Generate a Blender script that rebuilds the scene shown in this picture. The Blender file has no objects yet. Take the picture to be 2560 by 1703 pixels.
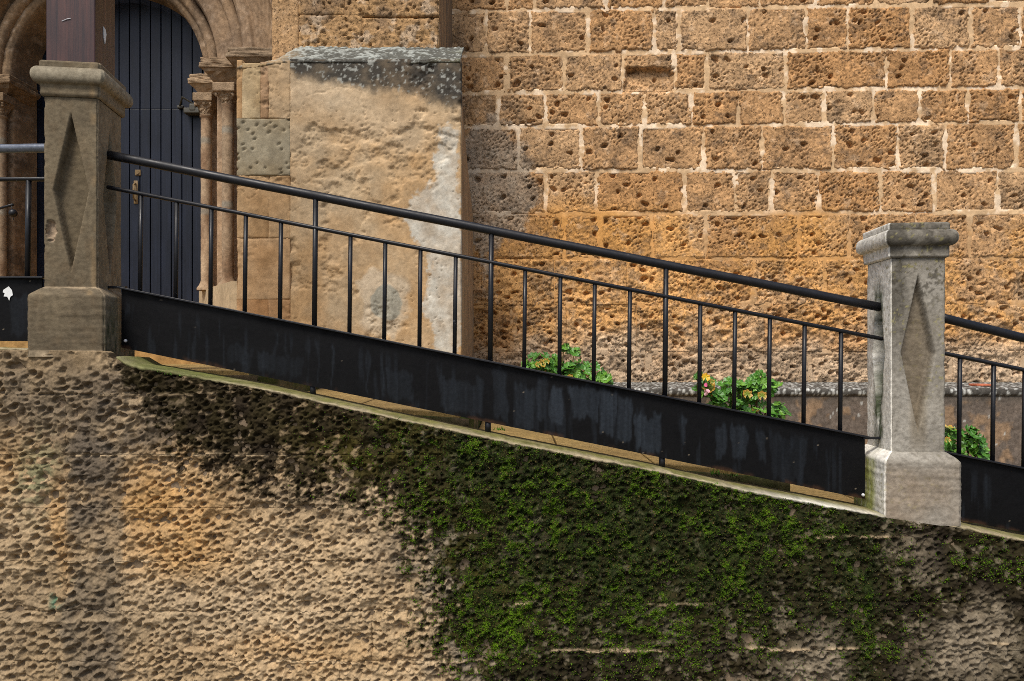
import bpy, bmesh, math, random
import numpy as np
from mathutils import Vector, Matrix

random.seed(7)
RNG = np.random.default_rng(11)
C = bpy.context.scene.collection
scene = bpy.context.scene

# ------------------------------------------------------------------ camera, sky, sun, exposure
EYE = 1.70            # eye height above the street
FPX = 1800.0          # focal length in photo pixels (2560 wide)
HOR = 880.0           # horizon row
cam_d = bpy.data.cameras.new('camera')
cam = bpy.data.objects.new('camera', cam_d)
C.objects.link(cam)
cam.location = (0, 0, EYE)
cam.rotation_euler = (math.radians(90), 0, 0)
cam_d.sensor_width = 36.0
cam_d.lens = 36.0 * FPX / 2560.0
cam_d.shift_y = (HOR - 851.5) / 2560.0
cam_d.clip_end = 500
scene.camera = cam

world = bpy.data.worlds.new('World')
scene.world = world
world.use_nodes = True
wn = world.node_tree
for n in list(wn.nodes):
    wn.nodes.remove(n)
sky = wn.nodes.new('ShaderNodeTexSky')
sky.sky_type = 'NISHITA'
sky.sun_disc = False
SUN = Vector((-0.25, -0.62, 1.0)).normalized()
sky.sun_elevation = math.asin(SUN.z)
sky.sun_rotation = math.atan2(SUN.x, SUN.y)
sky.air_density = 1.0
sky.dust_density = 3.0
sky.ozone_density = 1.0
bg = wn.nodes.new('ShaderNodeBackground')
bg.inputs['Strength'].default_value = 0.062
wo = wn.nodes.new('ShaderNodeOutputWorld')
wn.links.new(sky.outputs[0], bg.inputs[0])
wn.links.new(bg.outputs[0], wo.inputs[0])

sun_d = bpy.data.lights.new('sun', 'SUN')
sun_d.energy = 1.5
sun_d.angle = math.radians(20)
sun_d.color = (1.0, 0.95, 0.87)
sun = bpy.data.objects.new('sun', sun_d)
C.objects.link(sun)
sun.location = (-6, -6, 12)
sun.rotation_euler = (-SUN).to_track_quat('-Z', 'Y').to_euler()

vs = scene.view_settings
vs.view_transform = 'Standard'
vs.look = 'None'
vs.gamma = 1.0
vs.exposure = 1.25
vs.use_curve_mapping = False
scene.render.engine = 'CYCLES'
scene.cycles.use_denoising = False
scene.cycles.pixel_filter_type = 'BLACKMAN_HARRIS'
scene.cycles.filter_width = 0.9


def pt(px, py, Y):
    """the point at depth Y that stands at a pixel of the photograph"""
    return Vector(((px - 1280) * Y / FPX, Y, EYE - (py - HOR) * Y / FPX))


# ------------------------------------------------------------------ noise
def _hash(ix, iy, s):
    h = (ix.astype(np.int64) * 374761393 + iy.astype(np.int64) * 668265263 + int(s) * 974634777) & 0xFFFFFFFF
    h = ((h ^ (h >> 13)) * 1274126177) & 0xFFFFFFFF
    h = ((h ^ (h >> 16)) * 2246822519) & 0xFFFFFFFF
    h = h ^ (h >> 15)
    return (h & 0xFFFFFF) / float(0x1000000)


def vn(x, y, s=0):
    x, y = np.asarray(x, float), np.asarray(y, float)
    x, y = np.broadcast_arrays(x, y)
    ix, iy = np.floor(x), np.floor(y)
    fx, fy = x - ix, y - iy
    fx = fx * fx * fx * (fx * (fx * 6 - 15) + 10)
    fy = fy * fy * fy * (fy * (fy * 6 - 15) + 10)
    a, b = _hash(ix, iy, s), _hash(ix + 1, iy, s)
    c, d = _hash(ix, iy + 1, s), _hash(ix + 1, iy + 1, s)
    return (a + (b - a) * fx) * (1 - fy) + (c + (d - c) * fx) * fy


def fbm(x, y, s=0, o=4, g=0.5):
    t, a, n = 0, 1.0, 0
    for k in range(o):
        t = t + a * (vn(x * 2 ** k + 17.3 * k, y * 2 ** k - 9.1 * k, s + k * 7) - 0.5)
        n += a
        a *= g
    return t / n * 2


def worley(u, v, s=0):
    """nearest jittered point: distance, offset u, offset v, cell random"""
    iu, iv = np.floor(u), np.floor(v)
    best = np.full(np.shape(u), 9.0)
    bu, bv, br = np.zeros_like(best), np.zeros_like(best), np.zeros_like(best)
    for du in (-1, 0, 1):
        for dv in (-1, 0, 1):
            cu, cv = iu + du, iv + dv
            ou = u - (cu + 0.15 + 0.7 * _hash(cu, cv, s))
            ov = v - (cv + 0.15 + 0.7 * _hash(cu, cv, s + 1))
            d = np.sqrt(ou * ou + ov * ov)
            m = d < best
            best = np.where(m, d, best)
            bu, bv = np.where(m, ou, bu), np.where(m, ov, bv)
            br = np.where(m, _hash(cu, cv, s + 2), br)
    return best, bu, bv, br


def sst(a, b, x):
    t = np.clip((x - a) / (b - a), 0, 1)
    return t * t * (3 - 2 * t)


def blob(px, py, cx, cy, rx, ry):
    return np.exp(-(((px - cx) / rx) ** 2 + ((py - cy) / ry) ** 2))


def mix(a, b, t):
    t = np.asarray(t)[..., None]
    return np.asarray(a) * (1 - t) + np.asarray(b) * t


# ------------------------------------------------------------------ objects
def link(o, parent=None):
    C.objects.link(o)
    if parent is not None:
        o.parent = parent
    return o


def roughen(bm, cuts, amp, freq, seed):
    from mathutils import noise as mn
    bmesh.ops.subdivide_edges(bm, edges=list(bm.edges), cuts=cuts, use_grid_fill=True)
    bm.normal_update()
    off = Vector((seed * 3.1, seed * 1.7, seed * 5.3))
    mv = [(v, v.normal * (amp * mn.noise(v.co * freq + off) + 0.5 * amp * mn.noise(v.co * freq * 2.7 + off))) for v in bm.verts]
    for v, d in mv:
        v.co += d


def thing(name, label, cat, loc=(0, 0, 0), rz=0.0, group=None):
    o = bpy.data.objects.new(name, None)
    o.empty_display_size = 0.1
    C.objects.link(o)
    o.location = loc
    o.rotation_euler = (0, 0, rz)
    o['label'] = label
    o['category'] = cat
    if group:
        o['group'] = group
    return o


def new_obj(name, me, mat, parent=None, smooth=True):
    if mat is not None:
        me.materials.append(mat)
    o = bpy.data.objects.new(name, me)
    link(o, parent)
    if parent is not None:
        o.matrix_parent_inverse = Matrix.Identity(4)
    return o


def mesh_np(name, V, F, col=None, smooth=True):
    """V (n,3), F (m,k) quads or triangles"""
    V = np.asarray(V, np.float32)
    F = np.asarray(F, np.int32)
    me = bpy.data.meshes.new(name)
    me.vertices.add(len(V))
    me.vertices.foreach_set('co', V.ravel())
    k = F.shape[1]
    me.loops.add(F.size)
    me.loops.foreach_set('vertex_index', F.ravel())
    me.polygons.add(len(F))
    me.polygons.foreach_set('loop_start', np.arange(0, F.size, k, dtype=np.int32))
    me.polygons.foreach_set('use_smooth', np.full(len(F), bool(smooth)))
    if col is not None:
        a = me.attributes.new('Col', 'FLOAT_COLOR', 'POINT')
        c4 = np.ones((len(V), 4), np.float32)
        c4[:, :3] = np.clip(col, 0, 1)
        a.data.foreach_set('color', c4.ravel())
    me.update(calc_edges=True)
    return me


def grid_faces(n, m, flip=False):
    i = np.arange(n - 1)[:, None] * m + np.arange(m - 1)[None, :]
    f = np.stack([i, i + m, i + m + 1, i + 1], -1).reshape(-1, 4)
    return f[:, ::-1] if flip else f


def grid_obj(name, P, col, mat, parent=None, smooth=True, flip=False, skirt=0.0, sk_dir=(0, 1, 0)):
    if skirt:
        P = np.pad(P, ((1, 1), (1, 1), (0, 0)), mode='edge')
        d = np.array(sk_dir) * skirt
        P[0] += d
        P[-1] += d
        P[1:-1, 0] += d
        P[1:-1, -1] += d
        if col is not None:
            col = np.pad(col, ((1, 1), (1, 1), (0, 0)), mode='edge')
    n, m = P.shape[:2]
    me = mesh_np(name, P.reshape(-1, 3), grid_faces(n, m, flip), None if col is None else col.reshape(-1, 3), smooth)
    return new_obj(name, me, mat, parent)


def bm_obj(name, bm, mat, parent=None, smooth=False):
    bmesh.ops.recalc_face_normals(bm, faces=bm.faces)
    me = bpy.data.meshes.new(name)
    bm.to_mesh(me)
    bm.free()
    if smooth:
        me.polygons.foreach_set('use_smooth', np.full(len(me.polygons), True))
    return new_obj(name, me, mat, parent)


def add_box(bm, lo, hi, bevel=0.0, mtx=None):
    old = set(bm.verts)
    r = bmesh.ops.create_cube(bm, size=1.0)
    lo, hi = Vector(lo), Vector(hi)
    for v in r['verts']:
        v.co = Vector((lo[i] + (v.co[i] + 0.5) * (hi[i] - lo[i]) for i in range(3)))
    if bevel:
        es = {e for v in r['verts'] for e in v.link_edges}
        bmesh.ops.bevel(bm, geom=list(es), offset=bevel, segments=2, affect='EDGES', profile=0.5)
    if mtx is not None:
        for v in bm.verts:
            if v not in old:
                v.co = mtx @ v.co


def add_tube(bm, p0, p1, r, n=12, r1=None, caps=True):
    p0, p1 = Vector(p0), Vector(p1)
    d = p1 - p0
    q = d.to_track_quat('Z', 'Y')
    r1 = r if r1 is None else r1
    ra, rb = [], []
    for k in range(n):
        a = 2 * math.pi * k / n
        e = Vector((math.cos(a), math.sin(a), 0))
        ra.append(bm.verts.new(p0 + q @ (e * r)))
        rb.append(bm.verts.new(p1 + q @ (e * r1)))
    for k in range(n):
        bm.faces.new((ra[k], ra[(k + 1) % n], rb[(k + 1) % n], rb[k]))
    if caps:
        bm.faces.new(ra[::-1])
        bm.faces.new(rb)


def lathe(prof, n=24, ctr=(0, 0, 0), amp=0.0, seed=0):
    """profile [(r,z)] turned about the vertical: V, F, (angle, z) for colouring"""
    prof = np.array(prof, float)
    a = np.linspace(0, 2 * math.pi, n, endpoint=False)
    R, A = np.meshgrid(prof[:, 0], a, indexing='ij')
    Z = np.repeat(prof[:, 1][:, None], n, 1)
    if amp:
        R = R + amp * fbm(A * 4, Z * 30, seed, 3)
    V = np.stack([ctr[0] + R * np.cos(A), ctr[1] + R * np.sin(A), ctr[2] + Z], -1).reshape(-1, 3)
    i = np.arange(len(prof) - 1)[:, None] * n
    j = np.arange(n)[None, :]
    F = np.stack([i + j, i + (j + 1) % n, i + n + (j + 1) % n, i + n + j], -1).reshape(-1, 4)
    return V, F


# ------------------------------------------------------------------ materials
def nt_new(name):
    m = bpy.data.materials.new(name)
    m.use_nodes = True
    t = m.node_tree
    b = t.nodes['Principled BSDF']
    return m, t, b


def noise_node(t, vec, scale, detail=6, rough=0.6, dist=0.0):
    n = t.nodes.new('ShaderNodeTexNoise')
    n.inputs['Scale'].default_value = scale
    n.inputs['Detail'].default_value = detail
    n.inputs['Roughness'].default_value = rough
    n.inputs['Distortion'].default_value = dist
    t.links.new(vec, n.inputs['Vector'])
    return n


def coords(t, scale=(1, 1, 1)):
    tc = t.nodes.new('ShaderNodeTexCoord')
    mp = t.nodes.new('ShaderNodeMapping')
    mp.inputs['Scale'].default_value = scale
    t.links.new(tc.outputs['Object'], mp.inputs['Vector'])
    return mp.outputs['Vector']


def ramp(t, fac, stops):
    r = t.nodes.new('ShaderNodeValToRGB')
    e = r.color_ramp.elements
    while len(e) < len(stops):
        e.new(0.5)
    for k, (p, c) in enumerate(stops):
        e[k].position = p
        e[k].color = (c[0], c[1], c[2], 1) if len(c) == 3 else c
    t.links.new(fac, r.inputs['Fac'])
    return r.outputs['Color']


def mul(t, a, b):
    m = t.nodes.new('ShaderNodeMix')
    m.data_type = 'RGBA'
    m.blend_type = 'MULTIPLY'
    m.inputs['Factor'].default_value = 1
    t.links.new(a, m.inputs['A'])
    t.links.new(b, m.inputs['B'])
    return m.outputs['Result']


def stone_mat(name, base=None, fine=160.0, bump=0.6, dist=0.004, rough=0.92, spread=0.45, grain=(1, 1, 1), speck=True):
    """colour from the Col attribute (or one base colour) with mineral mottling and fine relief"""
    m, t, b = nt_new(name)
    vec = coords(t, grain)
    if base is None:
        at = t.nodes.new('ShaderNodeAttribute')
        at.attribute_name = 'Col'
        col = at.outputs['Color']
    else:
        rg = t.nodes.new('ShaderNodeRGB')
        rg.outputs[0].default_value = (*base, 1)
        col = rg.outputs[0]
    n1 = noise_node(t, vec, fine * 0.28, 8, 0.7)
    lo, hi = 1 - spread, 1 + spread * 0.55
    col = mul(t, col, ramp(t, n1.outputs['Fac'], [(0.30, (lo, lo * 0.98, lo * 0.95)), (0.68, (hi, hi, hi))]))
    n2 = noise_node(t, vec, 5.5, 5, 0.6)
    col = mul(t, col, ramp(t, n2.outputs['Fac'], [(0.3, (0.84, 0.83, 0.81)), (0.7, (1.12, 1.11, 1.08))]))
    t.links.new(col, b.inputs['Base Color'])
    b.inputs['Roughness'].default_value = rough
    b.inputs['Specular IOR Level'].default_value = 0.2
    n3 = noise_node(t, vec, fine, 8, 0.75)
    bp = t.nodes.new('ShaderNodeBump')
    bp.inputs['Strength'].default_value = bump
    bp.inputs['Distance'].default_value = dist
    t.links.new(n3.outputs['Fac'], bp.inputs['Height'])
    t.links.new(bp.outputs['Normal'], b.inputs['Normal'])
    return m


def pore_shade(m, scale, lo, hi, dark):  # specks painted dark for the shade in pits too fine to model
    t = m.node_tree
    b = t.nodes['Principled BSDF']
    old = b.inputs['Base Color'].links[0].from_socket
    vec = coords(t)
    n = noise_node(t, vec, scale, 4, 0.75, 0.5)
    c = mul(t, old, ramp(t, n.outputs['Fac'], [(lo, (dark, dark * 0.93, dark * 0.85)), (hi, (1.06, 1.06, 1.06))]))
    t.links.new(c, b.inputs['Base Color'])


M = {}
M['tooled'] = stone_mat('tooled_limestone', None, 190, 0.55, 0.004)
M['tooled'].node_tree.nodes['Principled BSDF'].inputs['Specular IOR Level'].default_value = 0.06
M['ashlar'] = stone_mat('ashlar_sandstone', None, 120, 0.8, 0.008, spread=0.55)
pore_shade(M['ashlar'], 46, 0.38, 0.47, 0.28)
pore_shade(M['ashlar'], 15, 0.30, 0.38, 0.35)
M['mortar'] = stone_mat('lime_mortar', None, 90, 0.5, 0.005, spread=0.25)
M['plaster'] = stone_mat('lime_render', None, 80, 0.5, 0.004, spread=0.28)
M['pillar'] = stone_mat('cast_stone', None, 140, 0.45, 0.003, spread=0.42, grain=(0.9, 0.9, 1.1))
M['carved'] = stone_mat('carved_limestone', None, 110, 0.6, 0.005, spread=0.4)
M['paving'] = stone_mat('paving_limestone', (0.29, 0.20, 0.078), 120, 0.5, 0.004, rough=0.55)
M['step'] = stone_mat('step_stone', None, 90, 0.6, 0.005)
M['street'] = stone_mat('street_stone', (0.20, 0.18, 0.15), 60, 0.5, 0.005)
M['planter'] = stone_mat('planter_render', None, 130, 0.6, 0.005, spread=0.5)


def metal_mat(name, base=(0.012, 0.013, 0.016), rough=0.32, attr=False, bump=0.15):
    m, t, b = nt_new(name)
    vec = coords(t)
    n = noise_node(t, vec, 60, 6, 0.6)
    if attr:
        at = t.nodes.new('ShaderNodeAttribute')
        at.attribute_name = 'Col'
        c = at.outputs['Color']
    else:
        rg = t.nodes.new('ShaderNodeRGB')
        rg.outputs[0].default_value = (*base, 1)
        c = rg.outputs[0]
    c = mul(t, c, ramp(t, n.outputs['Fac'], [(0.3, (0.75, 0.75, 0.75)), (0.7, (1.25, 1.25, 1.25))]))
    if name == 'black_painted_iron':                                  # scuffs and rust through the paint
        nc = noise_node(t, vec, 26, 6, 0.7, 0.4)
        mx = t.nodes.new('ShaderNodeMix')
        mx.data_type = 'RGBA'
        t.links.new(ramp(t, nc.outputs['Fac'], [(0.66, (0, 0, 0)), (0.72, (0.8, 0.8, 0.8))]), mx.inputs['Factor'])
        t.links.new(c, mx.inputs['A'])
        nr = noise_node(t, vec, 7, 2, 0.5)
        t.links.new(ramp(t, nr.outputs['Fac'], [(0.45, (0.05, 0.028, 0.016)), (0.55, (0.12, 0.125, 0.14))]), mx.inputs['B'])
        c = mx.outputs['Result']
    t.links.new(c, b.inputs['Base Color'])
    n4 = noise_node(t, vec, 14, 5, 0.6)
    mr = t.nodes.new('ShaderNodeMapRange')
    mr.inputs['From Min'].default_value = 0.3
    mr.inputs['From Max'].default_value = 0.7
    mr.inputs['To Min'].default_value = rough * 0.75
    mr.inputs['To Max'].default_value = rough * 1.4
    t.links.new(n4.outputs['Fac'], mr.inputs['Value'])
    t.links.new(mr.outputs[0], b.inputs['Roughness'])
    bp = t.nodes.new('ShaderNodeBump')
    bp.inputs['Strength'].default_value = bump
    bp.inputs['Distance'].default_value = 0.004
    n5 = noise_node(t, vec, 35, 4, 0.5)
    t.links.new(n5.outputs['Fac'], bp.inputs['Height'])
    t.links.new(bp.outputs['Normal'], b.inputs['Normal'])
    return m


M['iron'] = metal_mat('black_painted_iron', (0.008, 0.0085, 0.011), 0.42)
M['iron'].node_tree.nodes['Principled BSDF'].inputs['Specular IOR Level'].default_value = 0.32
M['panel'] = metal_mat('black_painted_sheet', rough=0.55, attr=True, bump=0.25)
M['panel'].node_tree.nodes['Principled BSDF'].inputs['Specular IOR Level'].default_value = 0.12
M['steel'] = metal_mat('bare_steel', (0.5, 0.5, 0.52), 0.35)
M['brass'] = metal_mat('tarnished_brass', (0.16, 0.10, 0.035), 0.5)
M['closer'] = metal_mat('brown_enamel', (0.055, 0.05, 0.035), 0.5)
M['sticker'] = stone_mat('torn_paper', (0.75, 0.78, 0.8), 60, 0.1, 0.001, spread=0.1)


def wood_mat(name, c0, c1, rough, stretch=(30, 30, 1.2), bump=0.3):
    m, t, b = nt_new(name)
    vec = coords(t, stretch)
    n = noise_node(t, vec, 1.0, 8, 0.65, 0.6)
    v2 = coords(t, (9, 9, 3))
    n2 = noise_node(t, v2, 1.0, 6, 0.6)
    c = ramp(t, n.outputs['Fac'], [(0.32, c0), (0.68, c1)])
    c = mul(t, c, ramp(t, n2.outputs['Fac'], [(0.3, (0.6, 0.6, 0.62)), (0.7, (1.3, 1.25, 1.2))]))
    t.links.new(c, b.inputs['Base Color'])
    b.inputs['Roughness'].default_value = rough
    bp = t.nodes.new('ShaderNodeBump')
    bp.inputs['Strength'].default_value = bump
    bp.inputs['Distance'].default_value = 0.003
    t.links.new(n.outputs['Fac'], bp.inputs['Height'])
    t.links.new(bp.outputs['Normal'], b.inputs['Normal'])
    return m


M['timber'] = wood_mat('stained_timber', (0.010, 0.004, 0.004), (0.085, 0.030, 0.020), 0.36, (42, 42, 1.1), 0.9)
M['door'] = wood_mat('painted_door', (0.004, 0.0058, 0.012), (0.009, 0.013, 0.027), 0.40, (40, 40, 1.5), 0.3)


M['door'].node_tree.nodes['Principled BSDF'].inputs['Specular IOR Level'].default_value = 0.3


def leaf_mat(name):
    m, t, b = nt_new(name)
    at = t.nodes.new('ShaderNodeAttribute')
    at.attribute_name = 'Col'
    vec = coords(t)
    n = noise_node(t, vec, 40, 4, 0.6)
    c = mul(t, at.outputs['Color'], ramp(t, n.outputs['Fac'], [(0.3, (0.7, 0.75, 0.7)), (0.7, (1.3, 1.25, 1.2))]))
    t.links.new(c, b.inputs['Base Color'])
    b.inputs['Roughness'].default_value = 0.45
    b.inputs['Subsurface Weight'].default_value = 0.0
    return m


M['leaf'] = leaf_mat('leaf')
M['moss'] = leaf_mat('moss')
M['moss'].node_tree.nodes['Principled BSDF'].inputs['Specular IOR Level'].default_value = 0.15
M['moss'].node_tree.nodes['Principled BSDF'].inputs['Roughness'].default_value = 0.7

# ------------------------------------------------------------------ retaining wall in front
WY = 3.55                                    # its face
TOP = np.array([(-400, 866), (265, 873), (285, 888), (326, 912), (641, 967), (956, 1037), (1282, 1106), (1651, 1178), (1847, 1222),
                (2172, 1282), (2205, 1289), (2400, 1316), (2560, 1350), (2800, 1400), (3200, 1480)], float)
TX = (TOP[:, 0] - 1280) * WY / FPX
TZ = EYE - (TOP[:, 1] - HOR) * WY / FPX - 0.010


def top_z(x):
    return np.interp(x, TX, TZ)


def wall_px(x, z, Y):
    return 1280 + x * FPX / Y, HOR + (EYE - z) * FPX / Y


def moss_masks(x, z):
    """algae stain, green moss (0..1) on the retaining wall"""
    px, py = wall_px(x, z, WY)
    wx = px + 70 * fbm(px / 130, py / 130, 5, 4) + 34 * fbm(px / 28, py / 28, 6, 3)
    wy = py + 70 * fbm(px / 130, py / 130, 9, 4) + 34 * fbm(px / 28, py / 28, 10, 3)
    yt = np.interp(px, TOP[:, 0], TOP[:, 1])
    d = wy - yt
    thick = np.interp(px, [120, 260, 330, 430, 560, 700, 900, 1050, 1120], [-60, 20, 120, 190, 260, 245, 235, 270, 310])
    band = np.clip(0.5 - (d - thick) / 210, 0, 1)
    xr = np.interp(py, [1000, 1250, 1500, 1700], [1020, 1040, 1075, 1150])
    wig = 55 * fbm(py / 48, py * 0 + 2, 16, 4, 0.6)
    right = np.clip(0.5 + (wx + wig - xr) / 300, 0, 1)
    alg = np.maximum(band * np.interp(px, [170, 300, 420], [0, 0.75, 1.0]), right)
    drip = fbm(px / 16, py / 110, 12, 4, 0.6)
    grain = fbm(px / 14, py / 12, 14, 4, 0.7)
    alg = sst(0.30, 0.72, alg + 0.35 * drip * (1 - np.abs(2 * alg - 1)) + 0.75 * grain * (1 - np.abs(2 * alg - 1)))
    # cleaner stone at the far right and in two low patches
    alg = alg * (1 - 0.85 * np.clip(blob(wx, wy, 2440, 1630, 105, 85) * 1.3, 0, 1))
    alg = alg * (1 - 0.55 * np.clip(blob(wx, wy, 2310, 1370, 60, 60), 0, 1))
    alg = alg * (1 - 0.8 * np.clip(blob(wx, wy, 2040, 1650, 55, 90) * 1.3, 0, 1))
    alg = alg * (1 - 0.3 * np.clip(blob(wx, wy, 1310, 1340, 70, 60), 0, 1))
    alg = alg * (1 - 0.15 * np.clip(blob(wx, wy, 1900, 1640, 260, 60), 0, 1))
    g = 1.0 * blob(wx, wy, 1500, 1330, 330, 250) + 0.9 * blob(wx, wy, 1800, 1330, 260, 170) + 0.9 * blob(wx, wy, 1310, 1180, 160, 120)
    g = g + 0.9 * blob(wx, wy, 2160, 1520, 90, 170) + 0.55 * blob(wx, wy, 1220, 1520, 90, 150) + 0.4 * blob(wx, wy, 2000, 1300, 200, 70)
    g = g + 0.35 * blob(wx, wy, 1060, 1120, 160, 70) + 0.25 * blob(wx, wy, 2450, 1400, 120, 60)
    g = np.clip(g, 0, 1) * alg * np.clip(0.75 + 0.8 * drip, 0.1, 1)
    return alg, g


SEG = [(150, 720, 1137, .9), (245, 540, 986, .7), (130, 380, 1403, .9), (620, 1210, 1655, 1), (840, 1100, 1528, .8), (1140, 1330, 1510, .9), (1370, 1660, 1627, 1),
       (1930, 2270, 1343, 1), (1870, 2140, 1622, 1), (2470, 2600, 1608, 1), (-20, 120, 1420, .8), (0, 330, 1550, .5), (700, 900, 1260, .5), (1500, 1800, 1510, .5)]


def course_lines(px, py, x):
    t = np.zeros_like(px)
    jag = 5 * fbm(px / 45, px * 0, 63, 4, 0.6)
    brk = sst(-0.35, 0.05, fbm(px / 38, py / 30, 65, 3))
    for a, b, y, w in SEG:
        t = np.maximum(t, w * np.exp(-((py - y - jag) / 3.6) ** 2) * sst(a - 12, a + 12, px) * sst(b + 12, b - 12, px))
    return t * brk


def ret_height(x, z):
    """relief of the tooled face, positive towards the viewer"""
    px, py = wall_px(x, z, WY)
    wx = x + 0.012 * fbm(x * 26, z * 26, 31, 4, 0.6)
    wz = z + 0.012 * fbm(x * 26, z * 26, 37, 4, 0.6)
    a = math.radians(38)
    u = wx * math.cos(a) + wz * math.sin(a)
    v = -wx * math.sin(a) + wz * math.cos(a)
    # the strokes of the pick are finer and denser in the middle, coarser at the left
    dense = sst(250, 420, px)
    h = 0
    for (su, sv, seed, wgt) in ((0.060, 0.045, 41, 1 - dense), (0.042, 0.034, 47, dense)):
        d, ou, ov, r = worley(u / su, v / sv, seed)
        R = 0.20 + 0.42 * r
        up = (ou * su * math.sin(a) + ov * sv * math.cos(a)) / 0.02
        f = sst(R, R * 0.15, d) * np.clip(0.65 + 0.7 * up, 0.15, 1.9) * (1.35 + 0.5 * vn(x * 5, z * 5, 43))
        h = h - wgt * f * (0.008 + 0.022 * r) * (r > 0.10)
        h = h + wgt * 0.0065 * np.exp(-((d - R) / 0.12) ** 2) * np.clip(0.3 - up, 0, 1.2) * (r > 0.10)
    d2, ou2, ov2, r2 = worley(x / 0.16 + 3, z / 0.12, 53)
    h = h - sst(0.42, 0.1, d2) * 0.022 * (r2 > 0.62)
    rg = 1 - np.abs(fbm(x * 13, z * 17, 59, 4, 0.55)) * 2.2
    h = h + 0.011 * rg + 0.012 * fbm(x * 5, z * 7, 61, 3) + 0.010 * fbm(x * 1.3, z * 1.7, 67, 2)
    h = h + 0.0095 * fbm(x * 42, z * 42, 71, 4, 0.65)
    h = h + 0.011 * course_lines(px, py, x)
    smooth = np.clip(blob(px, py, 200, 900, 130, 45), 0, 1)
    h = h * (1 - 0.8 * smooth)
    alg, g = moss_masks(x, z)
    h = h + g * (0.010 * fbm(x * 30, z * 30, 73, 4, 0.7) + 0.006)
    return h


def ret_color(x, z):
    px, py = wall_px(x, z, WY)
    n1 = fbm(x * 2.2, z * 2.2, 81, 4)
    n2 = fbm(x * 9, z * 9, 83, 4)
    n3 = fbm(x * 30, z * 30, 85, 3)
    wx, wy = px + 40 * n1 + 25 * n2, py + 40 * n1 + 25 * n2
    base = np.array([0.385, 0.275, 0.155]) * np.ones(x.shape + (1,))
    base = mix(base, [0.455, 0.345, 0.22], np.clip(0.5 + 0.9 * n1, 0, 1))
    base = base * (1 - 0.16 * sst(750, 350, px) - 0.10 * sst(1250, 950, py) * sst(500, 200, px))[..., None]
    ochre = np.clip(1.1 * blob(wx, wy, 430, 1250, 190, 110) + 0.8 * blob(wx, wy, 450, 1400, 160, 60) + blob(wx, wy, 150, 1330, 24, 130)
                    + 0.6 * blob(wx, wy, 20, 1150, 60, 120) + 0.5 * blob(wx, wy, 760, 1640, 260, 40), 0, 1)
    base = mix(base, [0.46, 0.27, 0.105], ochre * (0.75 + 0.4 * n2).clip(0, 1))
    grey = sst(155, 182, px + 22 * n3 + 18 * n2) * sst(318, 292, px + 22 * n3 + 18 * n2) * sst(1060, 1130, wy) * (0.75 + 0.9 * n2 + 0.5 * n1).clip(0.2, 1)
    grey = np.clip(grey * 0.95 + 0.9 * blob(wx, wy, 90, 980, 220, 110) + 0.55 * blob(wx, wy, 100, 1560, 130, 160)
                   + 0.8 * blob(wx, wy, 760, 1240, 200, 50) + 0.7 * blob(wx, wy, 1000, 1380, 70, 90) + 0.9 * blob(wx, wy, 1160, 1600, 45, 130), 0, 1)
    base = mix(base, [0.185, 0.145, 0.098], grey * (0.85 + 0.5 * n2).clip(0, 1))
    dk = np.clip(0.8 * blob(wx, wy, 330, 990, 110, 130) + 0.45 * blob(wx, wy, 60, 1050, 200, 150) + blob(wx, wy, 230, 1230, 70, 140) + 0.8 * blob(wx, wy, 260, 1620, 70, 90) + 0.9 * blob(wx, wy, 420, 1080, 190, 60), 0, 1)
    hx = np.interp(py, [1000, 1250, 1500, 1700], [1040, 1055, 1090, 1175])
    base = mix(base, [0.21, 0.18, 0.135], sst(-110, 60, wx + 90 * n3 + 40 * n2 - hx) * 0.85)
    base = mix(base, [0.105, 0.085, 0.065], dk * 0.85 * (0.7 + n2 + 0.5 * n3).clip(0, 1))
    lich = np.clip(blob(wx, wy, 95, 1190, 45, 90) * 1.2, 0, 1) * (n3 > -0.15)
    base = mix(base, [0.16, 0.165, 0.09], lich * 0.8)
    green = blob(px, py, 140, 1500, 12, 30) * (n3 > 0.05) + blob(px, py, 170, 1440, 14, 10) * (n3 > 0.1)
    base = mix(base, [0.05, 0.17, 0.11], np.clip(green, 0, 1) * 0.8)
    alg, g = moss_masks(x, z)
    olive = np.clip(0.9 * blob(wx, wy, 960, 1120, 170, 90) + 0.8 * blob(wx, wy, 1180, 1480, 110, 240) + 0.3, 0, 1)
    dark = mix(np.array([0.014, 0.0100, 0.0070]) * np.ones(x.shape + (1,)), [0.040, 0.034, 0.006], olive * (0.75 + 1.2 * n2).clip(0, 1))
    bare = sst(0.18, 0.55, n3 + 0.5 * n2) * 0.5                      # raised edges rubbed clean
    a2 = alg * (1 - bare)
    base = mix(base, dark, np.clip(a2 * 1.05, 0, 0.97))
    base = mix(base, [0.020, 0.034, 0.006], np.clip(g * 0.85 * (0.7 + 0.9 * n3), 0, 0.9))
    base = mix(base, [0.46, 0.35, 0.22], np.clip(course_lines(px, py, x), 0, 1) * 0.75)
    return base


ret = thing('retaining_wall', 'rough pick marked stone retaining wall with dark green moss along the front', 'wall', (0, 0, 0))
# the core behind the face, as deep as the wall
xs = np.linspace(-3.4, 3.6, 60)
n = len(xs)
prof = []
for x in xs:
    zt = float(top_z(x)) - 0.015
    prof.append([(x, WY + 0.024, -0.15), (x, WY + 0.024, zt), (x, 3.95, zt - 0.01), (x, 3.95, -0.15)])
grid_obj('wall_core', np.array(prof), np.ones((n, 4, 3)) * np.array([0.20, 0.15, 0.10]), M['mortar'], ret, smooth=False)

RES = 0.0046


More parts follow.
